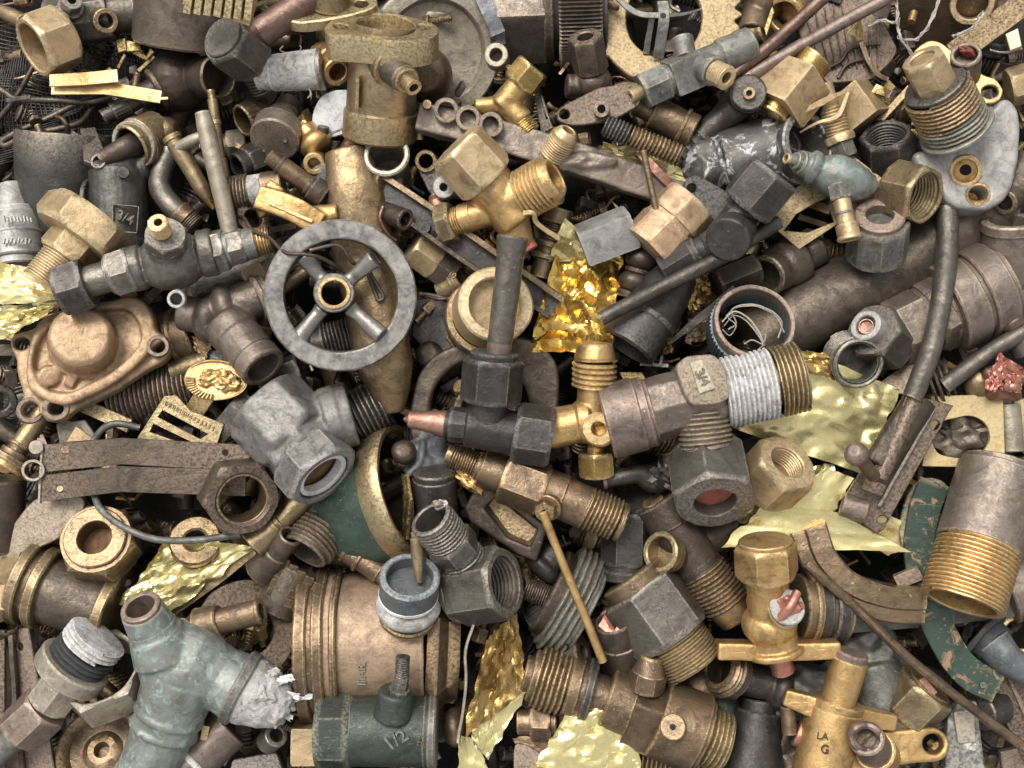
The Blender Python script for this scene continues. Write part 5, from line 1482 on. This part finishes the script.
T('wing_valve', 'valve', 'bright tan brass valve with a hex head and a flat winged base', 'brass',
  A((765, 540, 88), (767, 580, 80), 'c4,27 h34,32=hex_head c3,24', roll=.0), fuse(A((767, 572, 76), (769, 618, 66), 'c40,21', closed=True) + A((768, 596, 66), (770, 642, 58), 'c10,22 b40,28', closed=True) + A((772, 612, 64), (786, 608, 82), 'c30,21', closed=True) +
       A((770, 620, 58), (776, 652, 52), 'c26,24 c6,30', closed=True), 'body', vox=1.4),
  fuse(strip([(716, 649, 54), (776, 650, 54), (838, 648, 54)], 17, 26, 'wing'), 'wing', vox=1.4, it=5), A((782, 610, 76), (788, 607, 92), 'c8,19:zinc=solder_ring c6,18:zinc'), fuse(blob((788, 606, 90), 13, 10, 9, .3, 2, 5) + tube([(778, 620, 92), (790, 606, 100), (798, 592, 94)], 5, 'x'), 'crimped_copper', 'copperred', vox=1),
  A((779, 656, 48), (784, 672, 44), 'c14,12:copperred=lower_stub'))
T('lock_ring', 'ring', 'brown and bronze lock ring assembly right of the winged brass valve', 'brown', A((796, 608, 28), (842, 610, 20), 'c8,34:olive c6,38:bronze c10,34:dark c3,31 c12,36:dark c4,33:olive', n=48))
T('long_rod', 'rod', 'long thin rusty rod running diagonally to the bottom right corner', 'bronze', tube([(806, 563, 52), (860, 612, 54), (920, 668, 56), (1030, 752, 46)], 5, 'r', n=10))
T('curved_jaw', 'bracket', 'curved bronze jaw bracket under the gold sheet corner', 'bronze', sweep([(806, 528, 30), (818, 560, 34), (846, 588, 38), (884, 602, 40), (922, 604, 40)], [(-18, -16), (18, -16), (19, -14), (19, 8), (17, 10), (5, 10.5), (3, 13), (-16, 14), (-18, 12)], 'b', None, k=9))
T('green_strip', 'strip', 'chipped green painted curved strip with a hole at its lower end', 'greenpaint',
  strip([(934, 482, 18), (922, 520, 22), (920, 560, 26), (930, 606, 30), (948, 646, 32), (968, 672, 32), (998, 688, 30)], 31, 4, 'strip', k=7), A((983, 685, 30), (983, 685, 36), 'c5,3.4:black=hole'), strip([(896, 582, 32), (920, 572, 36)], 14, 10, 'knuckle', 'rosy', smooth=False))  # strip is not pierced; black disc stands for the shaded hole
T('green_hook', 'hook', 'dark green curled hook beside the big threaded nipple', 'greenpaint', plate(smooth_poly([(900, 520), (914, 484), (934, 478), (948, 488), (938, 500), (928, 520), (922, 540), (904, 548)]), 18, 5, [circ(932, 487, 2.6)], g=(.1, .2)))
T('large_nipple', 'nipple', 'large grey-brown pipe nipple with bright brass threads and open mouth', 'taupe',
  A((1002, 466, 40), (962, 604, 78), 'c6,40 c84,42:taupe=barrel t62,41:brass >32,46', n=56, pitch=4.4))
T('patina_bar', 'bar', 'long blue-grey crusted flat bar lying under the green strip', 'patina', strip([(832, 626, 4), (930, 618, 6), (1050, 604, 6)], 16, 6, 'b'))
T('rubber_elbow', 'elbow', 'black rubber flanged elbow with a grey pipe at the right edge', 'rubber', A((982, 634, 16), (998, 648, 26), 'c6,29=flange c10,22 c4,20'), tube([(992, 642, 26), (1004, 656, 32), (1018, 666, 32), (1046, 678, 30)], 16, 'pipe', 'bluegrey', n=18, radii=[1.2, 1, 1]))
T('side_coupling', 'coupling', 'brown coupling end at the right edge below the large nipple', 'taupe', A((1000, 590, -6), (1050, 570, -4), 'c40,36'))

# ================================================================== bottom band
T('green_valve', 'valve', 'dark green valve with a hex end and a threaded stem in front of the barrel', 'green',
  A((318, 730, 34), (352, 730, 34), 'h33,41=hex_end', roll=.02), A((350, 730, 34), (437, 731, 34), 'c70,35=body c4,36 c8,37:patina=lip', n=48), fuse(A((392, 716, 58), (396, 690, 66), 'c40,20,17', closed=True), 'bonnet'),
  A((397, 706, 64), (402, 674, 76), 'o20,11 h14,8:steel=stem'), A((401, 682, 74), (403, 656, 80), 't20,7.5:dark=stem_thread'), text('1/2', (396, 740, 69), 20, .6, (0, .25, 1), 1.5, 'raised_mark', 'verdi'), text('6', (420, 742, 68.5), 13, 0, (0, .25, 1), 1.5, 'raised_mark', 'bronze'))
T('tan_block', 'block', 'small square-ended tan brass block left of the green valve', 'tan', A((294, 742, 14), (324, 742, 14), 's30,26', roll=.78))
T('small_ring', 'ring', 'small grey tube ring below the frayed tape', 'steel', A((268, 742, 6), (277, 735, 22), 'c14,12 >7'))
T('dark_chunk', 'chunk', 'dark flat chunk at the bottom below the frayed tape', 'dark', plate([(232, 760), (276, 752), (290, 790), (226, 790)], 14, 10, g=(0, .2), rc=3))
T('gold_foil', 'foil', 'tall folded dark gold sheet standing between barrel and ribbed bush', 'foil',
  foil([(486, 640), (516, 612), (528, 690), (464, 738)], 30, 8, 91, 'sheet', 'gold', n=22, fold=8), foil([(472, 700), (528, 690), (488, 760), (472, 738)], 26, 5, 93, 'lower_fold', 'foil', n=10, fold=4),
  foil([(458, 736), (476, 738), (496, 790), (458, 790)], 22, 3, 95, 'tail', 'foil', n=8, fold=3), strip([(476, 616, 34), (466, 650, 36), (466, 690, 36), (458, 742, 34)], 3, 7, 'turned_edge', 'pale'))
T('brown_stub', 'stub', 'dark brown rounded stub in the gap right of the green valve', 'bronze', fuse(A((444, 728, 2), (466, 726, 4), 'b34,20', closed=True), 's'))
T('ribbed_bush', 'bush', 'coarsely ribbed bronze bush with a grey band left of the drum valve', 'bronze', A((524, 672, 30), (592, 692, 34), 'c8,18 c6,26 t34,32 c14,31 c4,28 c10,33:dark=band', pitch=5.5, n=36))
T('drum_valve', 'valve', 'large bronze drum valve with a round disc port and threaded tail', 'bronze',
  A((584, 690, 36), (612, 700, 38), 'c26,21'), A((606, 697, 38), (662, 718, 42), 'c30,31 s34,40=block', roll=.3), A((645, 690, 54), (652, 656, 60), 'h18,19 c20,17,11=cone', roll=.2), A((656, 716, 42), (704, 736, 44), 'c44,40=drum c4,36', n=48), A((702, 735, 44), (726, 744, 44), 't22,30:olive'),
  A((674, 727, 78), (673, 727, 87), 'c4,13:bronze=disc_port'), A((673, 727, 86), (673, 727, 87.6), 'c2,3:soil=hole'))  # small dark disc on the port paints a shaded bore
T('hex_stub', 'nut', 'small brown hex stub nut below the ribbed bush', 'bronze', A((518, 722, 14), (558, 722, 20), 'c14,13 h22,20 c6,14', roll=.5))
T('gold_foil', 'foil', 'square crinkled pale gold foil scrap at the bottom below the drum valve', 'foil', foil([(572, 706), (644, 708), (638, 790), (534, 766)], 58, 10, 97, 'sheet', n=24, fold=9))
T('curved_flake', 'flake', 'curved brown metal flake at the bottom edge left of the foil scrap', 'umber', plate(smooth_poly([(514, 750), (524, 744), (546, 760), (556, 790), (518, 790)]), 34, 3, g=(.3, .3)), foil([(512, 738), (548, 736), (554, 756), (520, 752)], 22, 4, 99, 'pale_flake', 'cast', n=6, fold=3))
T('threaded_bar', 'rod', 'brown threaded rod along the bottom edge under the drum valve', 'bronze', A((640, 758, 12), (740, 766, 10), 't100,17', pitch=4.5))
T('bored_spigot', 'spigot', 'dark ridged spigot with a small bore under the ribbed disc', 'umber', A((548, 660, 8), (584, 652, 24), 't18,16 c14,18 >7'))
T('dark_union', 'union', 'dark brown union with a threaded mouth beneath the winged brass valve', 'dark',
  fuse(A((724, 672, 16), (790, 690, 12), 'c20,26 c40,17 b30,24', closed=True), 'body'), A((732, 674, 18), (718, 668, 30), 'c10,27:brown t8,24:bronze >15'))
T('crusted_bracket', 'bracket', 'blue-grey crusted casting behind the lower brass valve', 'patina', fuse(blob((800, 690, 0), 40, 26, 20, .3, 2, 11) + blob((870, 660, 0), 34, 30, 20, .3, 2, 12) + A((868, 660, 0), (884, 728, 4), 'c50,30,34', closed=True), 'c', vox=2),
  blob((884, 722, 16), 24, 12, 10, .5, 3, 13, 'crust', 'verdi', sub=4))
T('brown_sleeve', 'sleeve', 'brown rounded sleeve below the large dark hex coupling', 'bronze', fuse(A((708, 672, 8), (688, 704, 4), 'b40,22', closed=True), 's'))
T('dark_bottle', 'bottle', 'dark green glassy rounded piece in the shadow below the brown sleeve', 'green', fuse(A((712, 676, -16), (732, 736, -12), 'b60,20', closed=True), 'b'))
T('dark_cone', 'cone', 'black ribbed cone at the bottom below the dark union', 'black', A((760, 700, 4), (748, 776, 14), 'c10,18 c60,22,36'))
T('dark_lump', 'lump', 'dark rough lump at the bottom edge left of the lower brass valve', 'umber', blob((790, 756, 6), 30, 30, 18, .3, 2, 21, 'l', sub=4))
T('flanged_brass_valve', 'valve', 'brass valve with an oval flange and stamped letters at the bottom right', 'brass',
  A((852, 652, 62), (836, 706, 56), 'c8,17:rosy=neck c50,18:brass c6,20', n=32), fuse(strip([(784, 696, 50), (834, 712, 54), (894, 722, 46)], 20, 18, 'w', radii=[.8, 1.2, .8]), 'flange', vox=1.4),
  A((838, 700, 52), (816, 790, 50), 'c8,27 c90,28=body', n=36), A((818, 742, 44), (796, 732, 40), 'c20,18:bronze c8,14:copperred=side_stub', None), A((788, 706, 44), (790, 734, 46), 'c24,8:bronze=pin'),
  text('LA', (823, 737, 79.4), 10, -.1, (-.1, .1, 1), .8, 'stamped_mark', 'umber'), text('G', (825, 750, 79.4), 12, -.1, (-.1, .1, 1), .8, 'stamped_mark', 'umber'))
T('eye_lug', 'lug', 'bright brass lug with a round eye and rounded end at the bottom right', 'brass', fuse(plate(smooth_poly([(846, 768), (856, 742), (880, 732), (912, 729), (936, 728), (949, 738), (950, 752), (938, 762), (910, 764), (880, 770), (862, 776)]), 44, 16, [circ(934, 744, 10.5, 10)], g=(0, .15), ch=2), 'l', vox=1.3, it=2))
T('crimped_tube', 'tube', 'pinkish crimped copper tube end standing on the brass eye lug', 'rosy', A((880, 758, 48), (866, 738, 84), 'c16,21:brass=socket c24,18 >13,14', n=32), tube([(x, y, 83 + 2 * math.sin(i * 1.7)) for i, (x, y) in enumerate(circ(866, 738, 14.5, 13, .3, 14) + [(880, 742)])], 4, 'crimped_lip', 'rosy', n=8), tube([(862, 746, 76), (868, 736, 78), (876, 732, 76)], 1.2, 'inner_wire', 'gold', n=6))
T('cap_nut', 'nut', 'olive brass hex cap nut between the crusted casting and the green strip', 'olive', A((898, 716, 12), (930, 684, 24), 'c6,26 h40,33 c3,24', roll=.15), strip([(921, 678, 46), (934, 694, 44)], 7, 4, 'copper_sliver', 'copper', smooth=False))
T('grey_chunk', 'chunk', 'dark grey mottled chunk at the bottom edge right of the brass eye lug', 'painted', plate([(948, 718), (958, 704), (976, 700), (988, 790), (944, 790)], 18, 14, g=(.1, .1), rc=4), plate([(954, 712), (974, 710), (976, 742), (958, 744)], 22, 3, name='pale_patch', mat='pale', rc=2))
T('grey_peg', 'peg', 'short grey round peg under the lower end of the green strip', 'dark', A((1000, 706, 2), (980, 712, 16), 'c20,18'))
T('ribbed_bar', 'bar', 'brown ribbed bar at the right edge below the rubber elbow', 'umber', strip([(1002, 676, 6), (1040, 760, 6)], 34, 14, 'bar', smooth=False), strip([(1006, 672, 14), (1044, 756, 14)], 4, 4, 'rib', 'rosy', smooth=False))
T('corner_scrap', 'scrap', 'coppery brown scrap plate in the bottom right corner', 'rosy', plate([(1000, 752), (1040, 744), (1040, 790), (1006, 790)], 10, 8, rc=2))
T('gold_ring', 'ring', 'bright brass ring peeping out at the right edge beside the rubber elbow', 'brass', R((1018, 634, -6), (1020, 634, 4), 20, 14))

# ================================================================== what lies below
_rr = random.Random(11)
_G = {}


def _acc(ps, m):
    for p in ps:
        k = p.m or m
        q = _G.setdefault(k, P('scrap', [], [], [], k))
        b = len(q.v)
        q.v += p.v
        q.f += [tuple(i + b for i in f) for f in p.f]
        q.w += p.w


for i in range(820):
    x, y = _rr.uniform(-60, 1084), _rr.uniform(-60, 828)
    z = _rr.uniform(-90, -40)
    a = _rr.uniform(0, 6.28)
    L = _rr.uniform(18, 34)
    p0 = (x - math.cos(a) * L, y - math.sin(a) * L, z + _rr.uniform(-18, 18))
    p1 = (x + math.cos(a) * L, y + math.sin(a) * L, z + _rr.uniform(-18, 18))
    r = _rr.uniform(9, 19)
    sp = _rr.choice(['<%.1f h14,%.1f c10,%.1f t14,%.1f >%.1f' % (r * .5, r, r * .7, r * .75, r * .5), 'c12,%.1f h10,%.1f t12,%.1f' % (r * .6, r, r * .7),
                     '<%.1f t12,%.1f h12,%.1f t12,%.1f' % (r * .6, r * .8, r, r * .8), '<%.1f c30,%.1f c6,%.1f' % (r * .6, r * .8, r), 'c40,%.1f' % (r * .5)])
    _acc(A(p0, p1, sp, n=12, pitch=4), _rr.choice(['umber', 'dark', 'brown', 'black', 'bronze', 'umber', 'brown', 'olive']))
for i in range(1300):
    # small loose bits that sift into the gaps: pins, slivers, chips, little nuts, wire ends
    x, y = _rr.uniform(-30, 1054), _rr.uniform(-30, 798)
    z = _rr.uniform(-52, -2)
    a = _rr.uniform(0, 6.28)
    L = _rr.uniform(5, 15)
    dz = _rr.uniform(-8, 8)
    p0 = (x - math.cos(a) * L, y - math.sin(a) * L, z - dz)
    p1 = (x + math.cos(a) * L, y + math.sin(a) * L, z + dz)
    m_ = _rr.choice(['umber', 'dark', 'brown', 'bronze', 'olive', 'iron', 'bronze', 'tan', 'rosy', 'steel', 'brass'])
    k = i % 6
    if k == 0:
        _acc(A(p0, p1, '<%.1f h10,%.1f c8,%.1f' % (2.5, _rr.uniform(5, 9), 4), n=12), m_)
    elif k == 1:
        _acc(tube([p0, (x + _rr.uniform(-6, 6), y + _rr.uniform(-6, 6), z + 4), p1], _rr.uniform(.8, 2.2), n=6, k=3), m_)
    elif k == 2:
        _acc(strip([p0, (x, y, z + _rr.uniform(-4, 6)), p1], _rr.uniform(3, 9), 1.2, smooth=False), m_)
    elif k == 3:
        _acc(A(p0, p1, 'c4,%.1f t12,%.1f' % (_rr.uniform(5, 8), 3.6), n=10, pitch=3), m_)
    elif k == 4:
        _acc(A(p0, p1, '<%.1f c14,%.1f' % (3, _rr.uniform(4, 8)), n=12), m_)
    else:
        _acc(blob((x, y, z), _rr.uniform(4, 10), _rr.uniform(3, 7), _rr.uniform(2, 5), .4, 2.2, i, sub=1, rot=a), m_)
_mesh = bpy.data.meshes.new('scrap_debris')
_V, _F, _MI, _WR = [], [], [], []
for j, (k, q) in enumerate(_G.items()):
    b = len(_V)
    _V += [tuple(v) for v in q.v]
    _F += [tuple(i + b for i in f) for f in q.f]
    _MI += [j] * len(q.f)
    _WR += q.w
    _mesh.materials.append(MATS[k])
_mesh.from_pydata(_V, [], _F)
_mesh.polygons.foreach_set('material_index', _MI)
_a = _mesh.attributes.new('wear', 'FLOAT', 'POINT')
_a.data.foreach_set('value', _WR)
_mesh.polygons.foreach_set('use_smooth', [True] * len(_F))
_mesh.set_sharp_from_angle(angle=math.radians(34))
_ob = bpy.data.objects.new('scrap_debris', _mesh)
COL.objects.link(_ob)
_ob['kind'] = 'stuff'
_ob['label'] = 'mass of small loose scrap bits and buried fittings filling the gaps of the heap'
_ob['category'] = 'scrap'

_g = bpy.data.meshes.new('ground')
_g.from_pydata([(-3, -3, -.06), (3, -3, -.06), (3, 3, -.06), (-3, 3, -.06)], [], [(0, 1, 2, 3)])
_g.materials.append(MATS['soil'])
_go = bpy.data.objects.new('ground', _g)
COL.objects.link(_go)
_go['kind'] = 'structure'
_go['label'] = 'dark bare ground under the scrap heap'
print('THINGS', COUNT[0])
